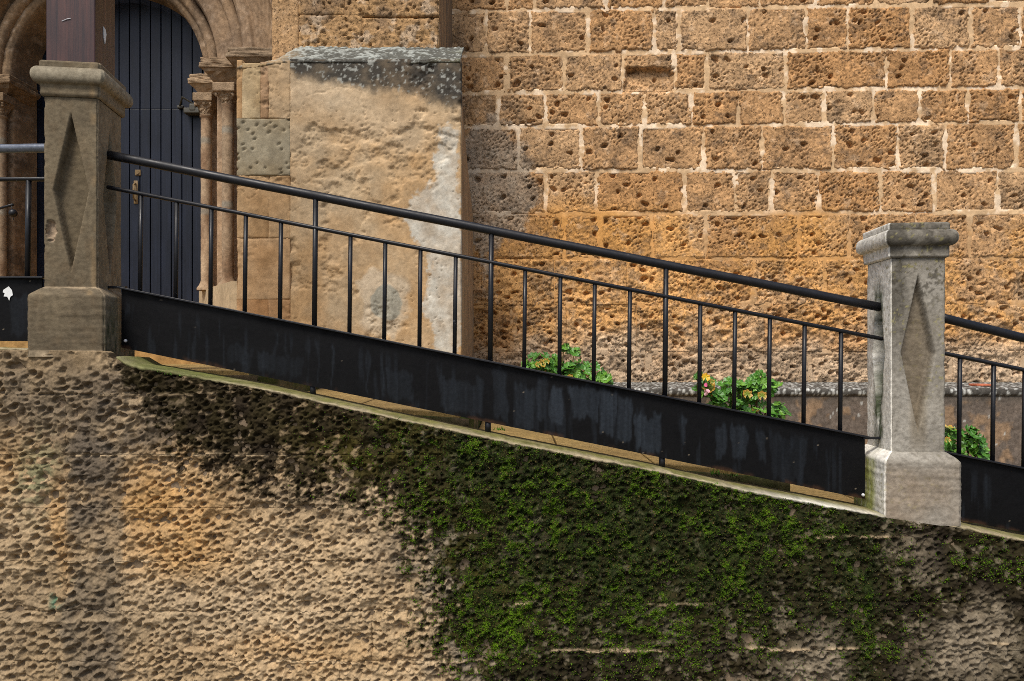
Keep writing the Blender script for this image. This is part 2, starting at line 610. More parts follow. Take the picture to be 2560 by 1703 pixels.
def ret_block(x0, x1, z0, z1):
    g = 0.0004
    x0, x1, z0, z1 = x0 + g, x1 - g, z0 + g, z1 - g
    xx = np.arange(x0, x1, RES)
    xx = np.append(xx, x1)
    ok = top_z(xx) > z0 + 0.006
    if ok.sum() < 3:
        return
    i = np.where(ok)[0]
    xx = xx[i[0]:i[-1] + 1]
    hi = np.minimum(z1, top_z(xx))
    m = max(3, int((hi.max() - z0) / RES))
    t = np.linspace(0, 1, m)
    X = np.repeat(xx[:, None], m, 1)
    Z = z0 + (hi - z0)[:, None] * t[None, :]
    H = ret_height(X, Z)
    ed = np.minimum(np.minimum(X - xx[0], xx[-1] - X), np.minimum(Z - z0, np.where(hi[:, None] < z1 - 1e-6, 9, z1 - Z)))
    cut = sst(0.42, 0.75, vn(X * 3.1, Z * 3.1, 93)) - 0.35 * sst(0.3, 0.1, vn(X * 3.7, Z * 3.7, 95))
    H = H - 0.010 * sst(0.011, 0.0, ed + 0.007 * fbm(X * 40, Z * 40, 91, 3)) * cut
    P = np.stack([X, WY - H, Z], -1)
    col = ret_color(X, Z)
    grid_obj('stone_block', P, col, M['tooled'], ret, smooth=True, skirt=0.05)


def zpx(py, Y=WY):
    return EYE - (py - HOR) * Y / FPX


def xpx(px, Y=WY):
    return (px - 1280) * Y / FPX


left_lines = [zpx(v) for v in (780, 986, 1137, 1270, 1403, 1528, 1652)] + [-0.08]
right_lines = [zpx(v) for v in (960, 1100, 1220, 1343, 1505, 1626)] + [-0.08]
left_v = [[-60, 330, 700, 1105], [160, 520, 905, 1105], [-90, 168, 310, 690, 1105], [-60, 168, 312, 640, 1105],
          [165, 306, 760, 1105], [-80, 310, 590, 930, 1105], [140, 480, 850, 1105]]
right_v = [[1500, 1850], [1380, 1760, 2100], [1560, 1960, 2350], [1330, 1700, 2050, 2480], [1480, 1900, 2300], [1290, 1640, 2010, 2400]]
for k in range(len(left_lines) - 1):
    v = [-420] + left_v[k]
    for a, b in zip(v[:-1], v[1:]):
        if b - a > 10 and b > -200:
            ret_block(xpx(a), xpx(b), left_lines[k + 1], left_lines[k])
for k in range(len(right_lines) - 1):
    v = [1105] + right_v[k] + [2780]
    for a, b in zip(v[:-1], v[1:]):
        ret_block(xpx(a), xpx(b), right_lines[k + 1], right_lines[k])

# coping: a thin weathered mortar cap that follows the slope
def coping(xa, xb):
  xs = np.arange(xa, xb, 0.006)
  cs = [(0.006, -0.014), (-0.001, -0.009), (-0.003, -0.003), (0.0, 0.0), (0.03, 0.002), (0.09, 0.004), (0.16, 0.0), (0.20, 0.001), (0.26, -0.003),
        (0.32, -0.004), (0.325, -0.05)]
  P = np.zeros((len(xs), len(cs), 3))
  for j, (dy, dz) in enumerate(cs):
      P[:, j, 0] = xs
      jag = 0.012 * fbm(xs * 28, xs * 0 + j * 0.15, 101, 4, 0.6) + 0.006 * fbm(xs * 6, xs * 0, 103, 2)
      P[:, j, 1] = WY + dy - (jag if j < 4 else 0.25 * jag)
      P[:, j, 2] = top_z(xs) + 0.009 + dz + (0.006 if j < 5 else 0.002) * fbm(xs * 22, xs * 0 + j * 0.4, 105, 4, 0.6)
  pxs = 1280 + xs * FPX / 3.6
  yy = np.repeat(np.linspace(0, 1, len(cs))[None, :], len(xs), 0)
  X2 = np.repeat(xs[:, None], len(cs), 1)
  nn = fbm(X2 * 12, yy * 5, 107, 4)
  n2 = fbm(X2 * 40, yy * 12, 109, 3)
  col = mix(np.array([0.33, 0.275, 0.18]) * np.ones(X2.shape + (1,)), [0.155, 0.15, 0.045], np.clip(sst(0.25, 0.55, yy) * 0.9 + 0.8 * nn, 0, 1))
  col = mix(col, [0.10, 0.085, 0.04], sst(0.62, 0.75, yy) * 0.75)  # back strip painted darker for the shade under the panel
  col = mix(col, [0.10, 0.12, 0.03], np.clip(blob(np.repeat(pxs[:, None], len(cs), 1), 0, 420, 0, 170, 1), 0, 1) * 0.8)
  col = mix(col, [0.55, 0.53, 0.46], np.clip(blob(np.repeat(pxs[:, None], len(cs), 1), 0, 2040, 0, 170, 1), 0, 1) * sst(0.6, 0.3, yy))
  col = col * (1 + 0.4 * n2)[..., None]
  grid_obj('coping', P, col, M['mortar'], ret, smooth=True, flip=False)


for xa, xb in ((-3.4, xpx(92)), (xpx(292), xpx(2216)), (xpx(2372), 3.6)):
    coping(xa, xb)

# moss: small leafy shoots on the dark damp part of the face
def build_moss():
    need = 105000
    xs_, zs_, ws_ = [], [], []
    tot = 0
    while tot < need:
        x = RNG.uniform(-1.2, 2.7, 120000)
        z = RNG.uniform(-0.05, 1.6, 120000)
        ok = z < top_z(x) + 0.005
        x, z = x[ok], z[ok]
        a, g = moss_masks(x, z)
        cl = fbm(x * 24, z * 24, 121, 4, 0.7)
        cl2 = fbm(x * 3.5, z * 3.5, 123, 3)
        p = np.clip(g, 0, 1) * (0.10 + 0.9 * sst(-0.15, 0.5, cl + 0.5 * cl2))
        # cushions sit on the knobs rather than in the holes
        keep = RNG.random(len(x)) < p * 0.95
        xs_.append(x[keep]); zs_.append(z[keep]); ws_.append((cl + 0.6 * cl2)[keep])
        tot += keep.sum()
    x, z, w = (np.concatenate(q)[:need] for q in (xs_, zs_, ws_))
    h = ret_height(x, z)
    n = len(x)
    size = RNG.uniform(0.0016, 0.0042, n) * (1 + 0.8 * (RNG.random(n) < 0.05))
    y = WY - h - RNG.uniform(0.0, 0.010, n)
    ctr = np.stack([x, y, z], 1)
    nrm = np.stack([RNG.normal(0, 0.6, n), -np.ones(n), RNG.normal(0.5, 0.6, n)], 1)
    nrm /= np.linalg.norm(nrm, axis=1)[:, None]
    ref = RNG.normal(0, 1, (n, 3))
    t1 = np.cross(nrm, ref)
    t1 /= np.linalg.norm(t1, axis=1)[:, None]
    t2 = np.cross(nrm, t1)
    s = size[:, None]
    V = np.stack([ctr + t1 * s, ctr + t2 * s * 0.75 + nrm * s * 0.4, ctr - t1 * s, ctr - t2 * s * 0.75 + nrm * s * 0.4], 1).reshape(-1, 3)
    F = np.arange(4 * n).reshape(n, 4)
    q = np.clip(RNG.random(n) ** 1.5 * 0.6 + 0.75 * w - 0.08, 0, 1)
    c = mix(np.array([0.010, 0.018, 0.002]) * np.ones((n, 1)), [0.105, 0.205, 0.004], q)
    c = mix(c, [0.09, 0.065, 0.02], (RNG.random(n) < 0.14) * 0.8)
    o = new_obj('moss', mesh_np('moss', V, F, np.repeat(c, 4, 0), False), M['moss'], ret)
    o['kind'] = 'stuff'


build_moss()

# ------------------------------------------------------------------ pillars
def pillar(loc, rz, hw, dep, lev, label, tone, seed, dia_f, dia_s, group, floor):
    """lev: heights cap_top, slab_bottom, torus_bottom, fillet_bottom, cove_bottom, shaft_bottom, shoulder_bottom, base_bottom"""
    root = thing('stone_pillar', label, 'pillar', loc, rz, group)
    cy = dep / 2                                      # local: front face at y = 0
    ct, sb, tb, fb, cb, shb, shd, bb = lev

    def loft(name, zs, off, res, shape):
        zs = np.array(zs)
        off = np.array(off)
        # ring: start at back middle, go round; square with slightly rounded arrises
        sides = []
        na, nb = int(2 * hw / res), int(dep / res)
        ta = np.linspace(-1, 1, na, endpoint=False)
        tb_ = np.linspace(-1, 1, nb, endpoint=False)
        U = np.concatenate([ta, np.ones(nb), -ta, -np.ones(nb)])
        V = np.concatenate([-np.ones(na), tb_, np.ones(na), -tb_])
        m = len(U)
        O = off[:, None]
        X = U[None, :] * (hw + O)
        Y = V[None, :] * (dep / 2 + O)
        Z = np.repeat(zs[:, None], m, 1)
        # inward rounding of the arrises
        cr = np.minimum(hw + O - np.abs(X), dep / 2 + O - np.abs(Y))
        far = np.maximum(hw + O - np.abs(X), dep / 2 + O - np.abs(Y))
        rr = 0.008
        inn = np.where(far < rr, rr - np.sqrt(np.clip(rr * rr - (rr - far) ** 2, 0, None)), 0)
        nx = np.where(np.abs(U) >= 1, np.sign(U), 0)[None, :] * np.ones_like(X)
        ny = np.where(np.abs(V) >= 1, np.sign(V), 0)[None, :] * np.ones_like(X)
        s1 = X + 2.3 * Y + seed
        D = shape(X, Y, Z, nx, ny) - inn
        D = D + 0.0014 * fbm(s1 * 16, Z * 22, seed, 4) + 0.0010 * fbm(s1 * 60, Z * 70, seed + 3, 3)
        chip = sst(0.03, 0.0, far + 0.012) * sst(0.15, 0.45, fbm(s1 * 9 + 4, Z * 14, seed + 5, 4))
        D = D - 0.007 * chip
        if seed == 3 and name == 'shaft':                     # broken hole in the left edge
            hole = (ny < 0) * np.clip(1.3 - np.hypot((X + 0.095) / 0.022, (Z - 2.305) / 0.045) + 0.5 * fbm(X * 60, Z * 60, 15, 3), 0, 1)
            D = D - 0.022 * sst(0, 0.5, hole)
        X = X + nx * D
        Y = Y + ny * D + cy
        P = np.stack([X, Y, Z], -1)
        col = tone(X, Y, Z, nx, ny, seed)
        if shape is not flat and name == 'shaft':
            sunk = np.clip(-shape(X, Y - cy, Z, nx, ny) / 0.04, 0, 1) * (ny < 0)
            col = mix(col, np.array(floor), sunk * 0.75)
        k = len(zs)
        i = np.arange(k - 1)[:, None] * m
        j = np.arange(m)[None, :]
        F = np.stack([i + j, i + (j + 1) % m, i + m + (j + 1) % m, i + m + j], -1).reshape(-1, 4)
        Vv = P.reshape(-1, 3)
        Cc = col.reshape(-1, 3)
        # close the top
        c0 = len(Vv)
        Vv = np.concatenate([Vv, [[0, cy, zs[-1]]]])
        Cc = np.concatenate([Cc, [Cc[-1]]])
        q = (k - 1) * m
        jj = np.arange(0, m - 1, 2)
        Fc = np.stack([q + jj, q + jj + 1, q + (jj + 2) % m, np.full_like(jj, c0)], -1)
        me = mesh_np(name, Vv, np.concatenate([F, Fc]), Cc, True)
        return new_obj(name, me, M['pillar'], root)

    flat = lambda X, Y, Z, nx, ny: np.zeros_like(X)

    def diamonds(X, Y, Z, nx, ny):
        D = np.zeros_like(X)
        for (zt, zm, zb, c, hwid, isf, depth) in (dia_f + (True, 0.050), dia_s + (False, 0.06)):
            v = np.where(Z > zm, (Z - zm) / (zt - zm), (zm - Z) / (zm - zb))
            u = X if isf else Y
            wdt = hwid * (1 - v)
            ins = wdt - np.abs(u - c)
            f = sst(0.0, 0.012, ins)
            on = (ny < 0) if isf else (nx != 0)
            D = D - np.where(on & (v < 1), f * depth, 0)
        return D

    th = np.linspace(0, math.pi, 15)
    # cap: fillet, torus, slab
    zc, oc = [cb, cb + 0.004, fb - 0.003], [0.003, 0.012, 0.016]
    zc += list(np.linspace(fb, tb - 0.006, 5)); oc += [0.015] * 5
    zc += list(tb + (sb - tb) * (1 - np.cos(th)) / 2); oc += list(0.017 + 0.029 * np.sin(th) ** 0.8)
    zc += list(np.linspace(sb + 0.002, ct, 6)); oc += [0.018] * 5 + [0.013]
    loft('cap', zc, oc, 0.006, flat)
    zsft = np.arange(shb - 0.02, cb + 0.001, 0.005)
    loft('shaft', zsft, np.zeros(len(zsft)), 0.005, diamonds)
    zb_ = list(np.arange(bb - 0.02, shd - 0.004, 0.006)) + list(np.linspace(shd, shb, 7))
    ob = [0.052] * (len(zb_) - 7) + list(0.052 - 0.050 * np.linspace(0, 1, 7) ** 1.3)

    def basewear(X, Y, Z, nx, ny):
        w = sst(0.02, 0.0, np.abs(X) * 0 + np.minimum(hw + 0.062 - np.abs(X), 9)) * (np.abs(nx) < 1)
        return -0.012 * w * sst(-0.1, 0.4, fbm(Z * 12 + X, Z * 30, seed + 9, 4)) + 0.003 * fbm(X * 3 + Y, Z * 45, seed + 11, 3)

    loft('base', zb_, ob, 0.006, basewear)
    return root


def tone_left(X, Y, Z, nx, ny, s):
    q = X + 1.7 * Y
    n = fbm(q * 5, Z * 3, s + 20, 4)
    n2 = fbm(q * 25, Z * 16, s + 22, 4)
    c = mix(np.array([0.185, 0.148, 0.095]) * np.ones(X.shape + (1,)), [0.10, 0.08, 0.053], np.clip(0.5 + 0.9 * n, 0, 1))
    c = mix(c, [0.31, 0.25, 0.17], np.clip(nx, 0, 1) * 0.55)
    c = mix(c, [0.36, 0.32, 0.24], sst(3.02, 3.07, Z) * sst(3.13, 3.09, Z) * 0.7)
    c = mix(c, [0.28, 0.20, 0.11], sst(0.022, 0.0, np.abs(X - 0.107 + 0.01 * n)) * (ny < 0) * np.clip(0.2 + n2 + n, 0, 0.6) * (Z > 1.98))
    c = mix(c, [0.42, 0.33, 0.22], (ny < 0) * (sst(0.007, 0.002, np.abs(Z - 2.022 + 0.004 * n2)) + sst(1.712, 1.704, Z + 0.003 * n2)) * np.clip(0.75 + n2, 0, 1))
    c = mix(c, [0.095, 0.075, 0.05], (Z < 1.97) * (ny < 0) * np.clip(1.1 * fbm(q * 5, Z * 70, s + 26, 4), 0, 1) * 0.7)
    c = mix(c, [0.13, 0.09, 0.05], np.clip(0.9 * n2, 0, 1) * 0.6)
    hole = (ny < 0) * np.clip(1.3 - np.hypot((X + 0.095) / 0.022, (Z - 2.305) / 0.045) + 0.5 * fbm(X * 60, Z * 60, 15, 3), 0, 1)
    c = mix(c, [0.36, 0.27, 0.19], sst(0, 0.4, hole) * 0.8)
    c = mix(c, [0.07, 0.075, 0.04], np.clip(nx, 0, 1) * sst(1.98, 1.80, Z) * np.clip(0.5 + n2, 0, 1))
    rust = sst(0.03, 0.0, np.abs(Y - 0.17 + 0.02 * n)) * np.clip(nx, 0, 1) * sst(2.75, 2.6, Z) * sst(2.0, 2.3, Z)
    c = mix(c, [0.16, 0.085, 0.04], rust * 0.6)
    return c


def tone_right(X, Y, Z, nx, ny, s):
    q = X + 1.7 * Y
    n = fbm(q * 5, Z * 3, s + 20, 4)
    n2 = fbm(q * 22, Z * 18, s + 22, 4)
    n3 = fbm(q * 70, Z * 70, s + 24, 3)
    c = mix(np.array([0.35, 0.33, 0.29]) * np.ones(X.shape + (1,)), [0.235, 0.215, 0.18], np.clip(0.5 + 0.9 * n, 0, 1))
    c = mix(c, [0.80, 0.78, 0.72], np.clip(-nx, 0, 1) * 0.95)  # left face painted paler for the light falling from that side
    c = mix(c, [0.21, 0.175, 0.125], (np.abs(X) < 0.08) * (ny < 0) * sst(0.06, 0.02, np.abs(X)) * sst(2.05, 1.7, Z) * sst(1.15, 1.3, Z) * 0.7)
    dark = sst(2.26, 2.30, Z) * sst(2.5, 2.3, Z) * 0.35 + sst(2.29, 2.24, Z) * sst(2.19, 2.23, Z) * (ny < 0) * 0.9
    dark = dark + 0.75 * (ny < 0) * sst(0.0, -0.07, X + 0.05 * n) * sst(1.5, 1.9, Z) + 0.35 * sst(2.1, 2.2, Z) * (ny < 0)
    c = mix(c, [0.075, 0.068, 0.055], np.clip(dark * (0.7 + 0.8 * n2), 0, 0.9))
    c = mix(c, [0.07, 0.062, 0.048], np.clip(sst(0.12, 0.4, n3 + 0.3 * n2) * 0.8, 0, 1) * np.maximum(sst(1.7, 2.1, Z), 0.35) * np.where(nx < 0, 0.35, 1))
    c = mix(c, [0.33, 0.30, 0.13], (sst(0.42, 0.5, n3) * sst(0.0, 0.3, n) * 0.6))
    # green growth in the side panel and down the base
    side = np.clip(-nx, 0, 1)
    groove = side * sst(0.075, 0.03, np.abs(Y - 0.15)) * sst(2.10, 1.95, Z) * sst(1.1, 1.3, Z)
    c = mix(c, [0.028, 0.045, 0.010], np.clip(groove * (0.75 + 0.8 * n2), 0, 0.95))
    basef = side * sst(1.165, 1.13, Z) * sst(0.03, 0.12, Y)
    c = mix(c, [0.30, 0.33, 0.05], np.clip(basef * (0.8 + 0.5 * n2), 0, 0.9))
    c = mix(c, [0.27, 0.215, 0.16], (ny < 0) * sst(1.2, 1.1, Z) * np.clip(0.5 + n, 0, 1) * 0.8)
    return c


PG = 'stone pillars that end the railing'
LV = lambda ys: [EYE - (v - HOR) / 500.0 for v in ys]
LPX, RPX = (176 - 1280) / 500.0, (2297 - 1280) / 500.0
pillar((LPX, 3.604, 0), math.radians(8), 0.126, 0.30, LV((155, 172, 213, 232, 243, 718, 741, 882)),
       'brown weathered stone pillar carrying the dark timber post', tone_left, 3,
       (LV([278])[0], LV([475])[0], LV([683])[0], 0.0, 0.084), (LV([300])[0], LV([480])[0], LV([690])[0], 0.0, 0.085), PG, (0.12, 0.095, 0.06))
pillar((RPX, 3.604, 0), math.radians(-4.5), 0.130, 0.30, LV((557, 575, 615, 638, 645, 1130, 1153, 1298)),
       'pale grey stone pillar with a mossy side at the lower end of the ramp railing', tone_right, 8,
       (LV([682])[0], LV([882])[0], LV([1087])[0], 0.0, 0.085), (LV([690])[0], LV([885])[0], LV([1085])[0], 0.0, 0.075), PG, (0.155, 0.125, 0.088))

# ------------------------------------------------------------------ timber post on the left pillar
post = thing('timber_post', 'dark red brown timber post standing on the left stone pillar', 'post', (LPX, 3.60, LV([155])[0]), math.radians(8))
bm = bmesh.new()
add_box(bm, (-0.119, 0.012, 0.0005), (0.110, 0.262, 2.6), 0.006)
bm_obj('post_shaft', bm, M['timber'], post)
bm = bmesh.new()
q = [(0.1105, 0.108, 0.232), (0.1105, 0.132, 0.226), (0.1105, 0.142, 0.205), (0.1105, 0.126, 0.150), (0.1105, 0.112, 0.176)]
vs0 = [bm.verts.new(v) for v in q]
vs1 = [bm.verts.new((v[0] + 0.003, v[1], v[2])) for v in q]
bm.faces.new(vs1)
for k in range(5):
    bm.faces.new((vs0[k], vs0[(k + 1) % 5], vs1[(k + 1) % 5], vs1[k]))
bm_obj('paint_flake', bm, M['sticker'], post)
bm = bmesh.new()
add_tube(bm, (-0.045, 0.011, 0.205), (-0.02, 0.009, 0.217), 0.002, 6)
add_tube(bm, (-0.02, 0.009, 0.217), (-0.002, 0.010, 0.222), 0.002, 6)
bm_obj('bent_nail', bm, M['steel'], post)

# ------------------------------------------------------------------ railings
RY = 3.75
RG = 'black railings between the pillars'


def rail_bay(label, hr, lr, pt_top, pt_bot, bars, talls, feet, panel_px, drips, ends):
    """hr, lr, pt_top, pt_bot: ((px,py),(px,py)) of handrail, lower rail, panel top and panel bottom"""
    root = thing('metal_railing', label, 'railing', (0, 0, 0), 0, RG)

    def on(line, px):
        (a, b), (c, d) = line
        return b + (d - b) * (px - a) / (c - a)

    bm = bmesh.new()
    a, b = pt(*hr[0], RY), pt(*hr[1], RY)
    nseg = 24
    ring = []
    d = (b - a)
    qd = d.to_track_quat('Z', 'Y')
    for k in range(nseg + 1):
        p = a + d * (k / nseg)
        p.z += 0.0007 * math.sin(k * 1.3) * (0 < k < nseg)
        ring.append([bm.verts.new(p + qd @ Vector((math.cos(t) * 0.0232, math.sin(t) * 0.0232, 0))) for t in
                     [2 * math.pi * j / 18 for j in range(18)]])
    for k in range(nseg):
        for j in range(18):
            bm.faces.new((ring[k][j], ring[k][(j + 1) % 18], ring[k + 1][(j + 1) % 18], ring[k + 1][j]))
    bm.faces.new(ring[0][::-1]); bm.faces.new(ring[-1])
    bm_obj('handrail', bm, M['iron'], root, True)
    # lower rail: rounded flat bar
    bm = bmesh.new()
    a, b = pt(*lr[0], RY), pt(*lr[1], RY)
    ang = math.atan2(b.z - a.z, b.x - a.x)
    L = (b - a).length
    mt = Matrix.Translation((a + b) / 2) @ Matrix.Rotation(-ang, 4, 'Y')
    add_box(bm, (-L / 2, -0.016, -0.010), (L / 2, 0.016, 0.010), 0.0085, mt)
    bm_obj('lower_rail', bm, M['iron'], root, True)
    for px in bars:
        bm = bmesh.new()
        t = pt(px, on(lr, px), RY)
        f = pt(px - 3, on(pt_top, px), RY)
        add_tube(bm, (f.x, RY, f.z + 0.001), (t.x, RY, t.z), 0.0112, 10)
        bm_obj('baluster', bm, M['iron'], root, True)
    for px in talls:
        bm = bmesh.new()
        t = pt(px, on(hr, px), RY)
        f = pt(px - 3, on(pt_top, px), RY)
        add_tube(bm, (f.x, RY, f.z + 0.001), (t.x, RY, t.z - 0.012), 0.0138, 12)
        bm_obj('railing_post', bm, M['iron'], root, True)
    for px in feet:
        bm = bmesh.new()
        t = pt(px, on(pt_bot, px) - 8, RY + 0.02)
        zt = float(top_z(t.x)) + 0.0
        add_tube(bm, (t.x, RY + 0.02, zt), (t.x, RY + 0.02, t.z), 0.016, 10)
        bm_obj('foot', bm, M['iron'], root, True)
    # sheet with a folded lip
    x0, x1 = xpx(panel_px[0], RY), xpx(panel_px[1], RY)
    xx = np.arange(x0, x1, 0.007)
    xx = np.append(xx, x1)
    ppx = 1280 + xx * FPX / RY
    zt = EYE - (on(pt_top, ppx) - HOR) * RY / FPX
    zb = EYE - (on(pt_bot, ppx) - HOR) * RY / FPX
    m = 60
    t = np.linspace(0, 1, m)
    X = np.repeat(xx[:, None], m, 1)
    Z = zb[:, None] + (zt - zb)[:, None] * t[None, :]
    Yy = RY - 0.002 + 0.004 * fbm(X * 2.2, Z * 3, 131, 3) + 0.0012 * fbm(X * 9, Z * 9, 133, 3)
    base = np.array([0.0032, 0.0032, 0.0038]) * np.ones(X.shape + (1,))
    pX, pZ = wall_px(X, Z, RY)
    fz = (pZ - on(pt_top, pX)) / (on(pt_bot, pX) - on(pt_top, pX))      # 0 top .. 1 bottom
    w = pX + 10 * fbm(pX / 30, pZ / 60, 135, 3)
    st = np.zeros_like(X)
    for (cx, wd, f0, f1, amp) in drips:
        e = wd * (1 - 0.25 * fz)
        jag = 0.10 * fbm(pX / 9, pX * 0, 137, 3)
        st = np.maximum(st, amp * sst(e, e - 5, np.abs(w - cx)) * sst(f0 - 0.06, f0 + 0.02, fz + jag) * sst(f1 + 0.03, f1 - 0.05, fz + jag))
    st = st * (0.55 + 0.75 * vn(pX / 5, pZ / 90, 139))
    base = mix(base, [0.020, 0.025, 0.032], np.clip(st, 0, 1))
    rusty = sst(0.93, 1.0, fz + 0.03 * fbm(pX / 20, pX * 0, 145, 3)) * sst(0.0, 0.35, fbm(pX / 60, pX * 0 + 3, 146, 4))
    base = mix(base, [0.045, 0.022, 0.012], rusty * 0.8)
    fine = sst(0.22, 0.5, fbm(pX / 11, pZ / 150, 141, 3)) * 0.35 * sst(0.1, 0.35, fz)
    base = mix(base, [0.016, 0.020, 0.026], fine)
    d, _, _, r = worley(X / 0.06 + 0.5 * fbm(X * 3, Z * 3, 144, 2), Z / 0.06, 143)
    spot = (r > 0.90) * sst(0.035 + 0.05 * (r - 0.90) / 0.1, 0.02, d)
    base = mix(base, [0.20, 0.165, 0.12], np.clip(spot, 0, 1) * 0.8)
    P = np.stack([X, Yy, Z], -1)
    Pb = P.copy()
    Pb[..., 1] += 0.005
    full = np.concatenate([P, Pb[:, ::-1]], 1)
    full = np.concatenate([full, full[:, :1]], 1)
    cc = np.concatenate([base, base[:, ::-1]], 1)
    cc = np.concatenate([cc, cc[:, :1]], 1)
    grid_obj('kick_panel', full, cc, M['panel'], root, True)
    bm = bmesh.new()
    za, zb_ = float(zt[0]), float(zt[-1])
    xa, xb = x0 - 0.02, x1 + 0.02
    sl = (zb_ - za) / (x1 - x0)
    ang = math.atan(sl)
    L = (x1 - x0) / math.cos(ang) + 0.03
    mt = Matrix.Translation(((x0 + x1) / 2, RY, (za + zb_) / 2)) @ Matrix.Rotation(-ang, 4, 'Y')
    add_box(bm, (-L / 2, -0.024, -0.004), (L / 2, 0.016, 0.006), 0.002, mt)
    bm_obj('panel_lip', bm, M['iron'], root)
    for (px, side) in ends:
        bm = bmesh.new()
        x = xpx(px, RY)
        z0 = EYE - (on(pt_top, px) - HOR) * RY / FPX
        add_box(bm, (x - 0.05, RY - 0.012, z0 - 0.006), (x + 0.05, RY + 0.012, z0 + 0.006), 0.002)
        bm_obj('bracket', bm, M['iron'], root)
        bm = bmesh.new()
        zb0 = EYE - (on(pt_bot, px) - HOR) * RY / FPX + 0.03
        bmesh.ops.create_uvsphere(bm, u_segments=10, v_segments=6, radius=0.009,
                                  matrix=Matrix.Translation((x + side * 0.05, RY - 0.008, zb0)))
        bm_obj('bolt', bm, M['steel'], root, True)
    return root


K = 1.0862
mid_bars = [v * K for v in (325, 407, 487, 566, 647, 807, 887, 968, 1049, 1209, 1290, 1369, 1450, 1612, 1692, 1772, 1852, 1936)]
mid_tall = [v * K for v in (726.5, 1131, 1533)]
mid_drips = [(1390, 22, 0.22, 0.8, .95), (1352, 14, 0.1, 0.8, .6), (1460, 42, 0.12, 0.62, .75), (1520, 26, 0.15, 0.85, .85), (1560, 20, 0.2, 0.9, .7),
             (1612, 36, 0.4, 0.95, .9), (1645, 14, 0.3, 0.9, .8), (1712, 7, 0.3, 0.75, .8), (1805, 18, 0.3, 0.8, .6), (1850, 24, 0.3, 0.8, .6),
             (1905, 16, 0.3, 0.75, .4), (1970, 50, 0.25, 0.95, .25), (1250, 24, 0.1, 0.9, .35), (1200, 12, 0.3, 0.9, .4), (1310, 30, 0.3, 0.95, .5),
             (1150, 60, 0.45, 0.95, .35), (1000, 40, 0.5, 0.95, .3), (830, 5, 0.25, 0.95, .6), (795, 5, 0.2, 0.9, .4), (920, 6, 0.2, 0.9, .4),
             (960, 5, 0.3, 0.95, .45), (690, 6, 0.2, 0.9, .3), (710, 5, 0.2, 0.9, .3), (600, 40, 0.6, 0.9, .2), (700, 70, 0.6, 0.9, .25)]
rail_bay('long black iron railing with a solid lower sheet between the two stone pillars', ((262, 386), (2200, 768)), ((268, 468), (2208, 848)),
         ((300, 720), (2194, 1098)), ((318, 872), (2159, 1247)), mid_bars, mid_tall, [v for v in (782, 1220, 1655)], (304, 2162), mid_drips,
         ((292, 1), (2180, -1)))
rail_bay('short black railing section left of the brown stone pillar', ((-260, 376), (135, 370)), ((-260, 450), (135, 448)),
         ((-260, 695), (120, 695)), ((-260, 853), (120, 853)), [-17 * K], [], [], (-260, 106), [(60, 40, 0.3, 0.9, .3)], ())
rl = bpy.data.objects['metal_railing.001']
M['sky_sheen_rail'] = metal_mat('sky_sheen_rail', (0.13, 0.145, 0.175), 0.28)  # pale bluish base paints the sky highlight onto this handrail
M['sky_sheen_rail'].node_tree.nodes['Principled BSDF'].inputs['Metallic'].default_value = 0.5
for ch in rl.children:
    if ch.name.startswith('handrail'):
        ch.data.materials[0] = M['sky_sheen_rail']
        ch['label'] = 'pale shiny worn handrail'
bm = bmesh.new()
t = pt(72, 449, RY)
f = pt(69, 695, RY)
add_tube(bm, (f.x, RY, f.z), (t.x, RY, t.z), 0.0138, 12)
bm_obj('railing_post', bm, M['iron'], rl, True)
bm = bmesh.new()
qs = [(-12, 725), (2, 716), (10, 726), (12, 738), (6, 742), (3, 752), (-2, 742), (-11, 741), (-8, 733), (-13, 731)]
v0 = [bm.verts.new(pt(20 + a, b, RY - 0.006)) for a, b in qs]
v1 = [bm.verts.new(pt(20 + a, b, RY - 0.0072)) for a, b in qs]
bm.faces.new(v1)
for k in range(len(qs)):
    bm.faces.new((v0[k], v0[(k + 1) % len(qs)], v1[(k + 1) % len(qs)], v1[k]))
bm_obj('torn_sticker', bm, M['sticker'], rl)
rail_bay('black railing section right of the pale grey pillar, continuing down the ramp', ((2345, 792), (2900, 930)), ((2345, 880), (2900, 996)),
         ((2340, 1126), (2900, 1240)), ((2345, 1290), (2900, 1396)), [2400, 2484, 2562, 2650, 2738], [], [2820], (2345, 2900),
         [(2470, 12, 0.3, 0.8, .2)], ())

# ------------------------------------------------------------------ ground, stepped path
street = bm = bmesh.new()
v = [bm.verts.new(p) for p in ((-60, -60, 0), (60, -60, 0), (60, WY + 0.01, 0), (-60, WY + 0.01, 0))]
bm.faces.new(v)
o = bm_obj('street', bm, M['street'])
o['kind'] = 'structure'
o['label'] = 'street paving in front of the retaining wall'

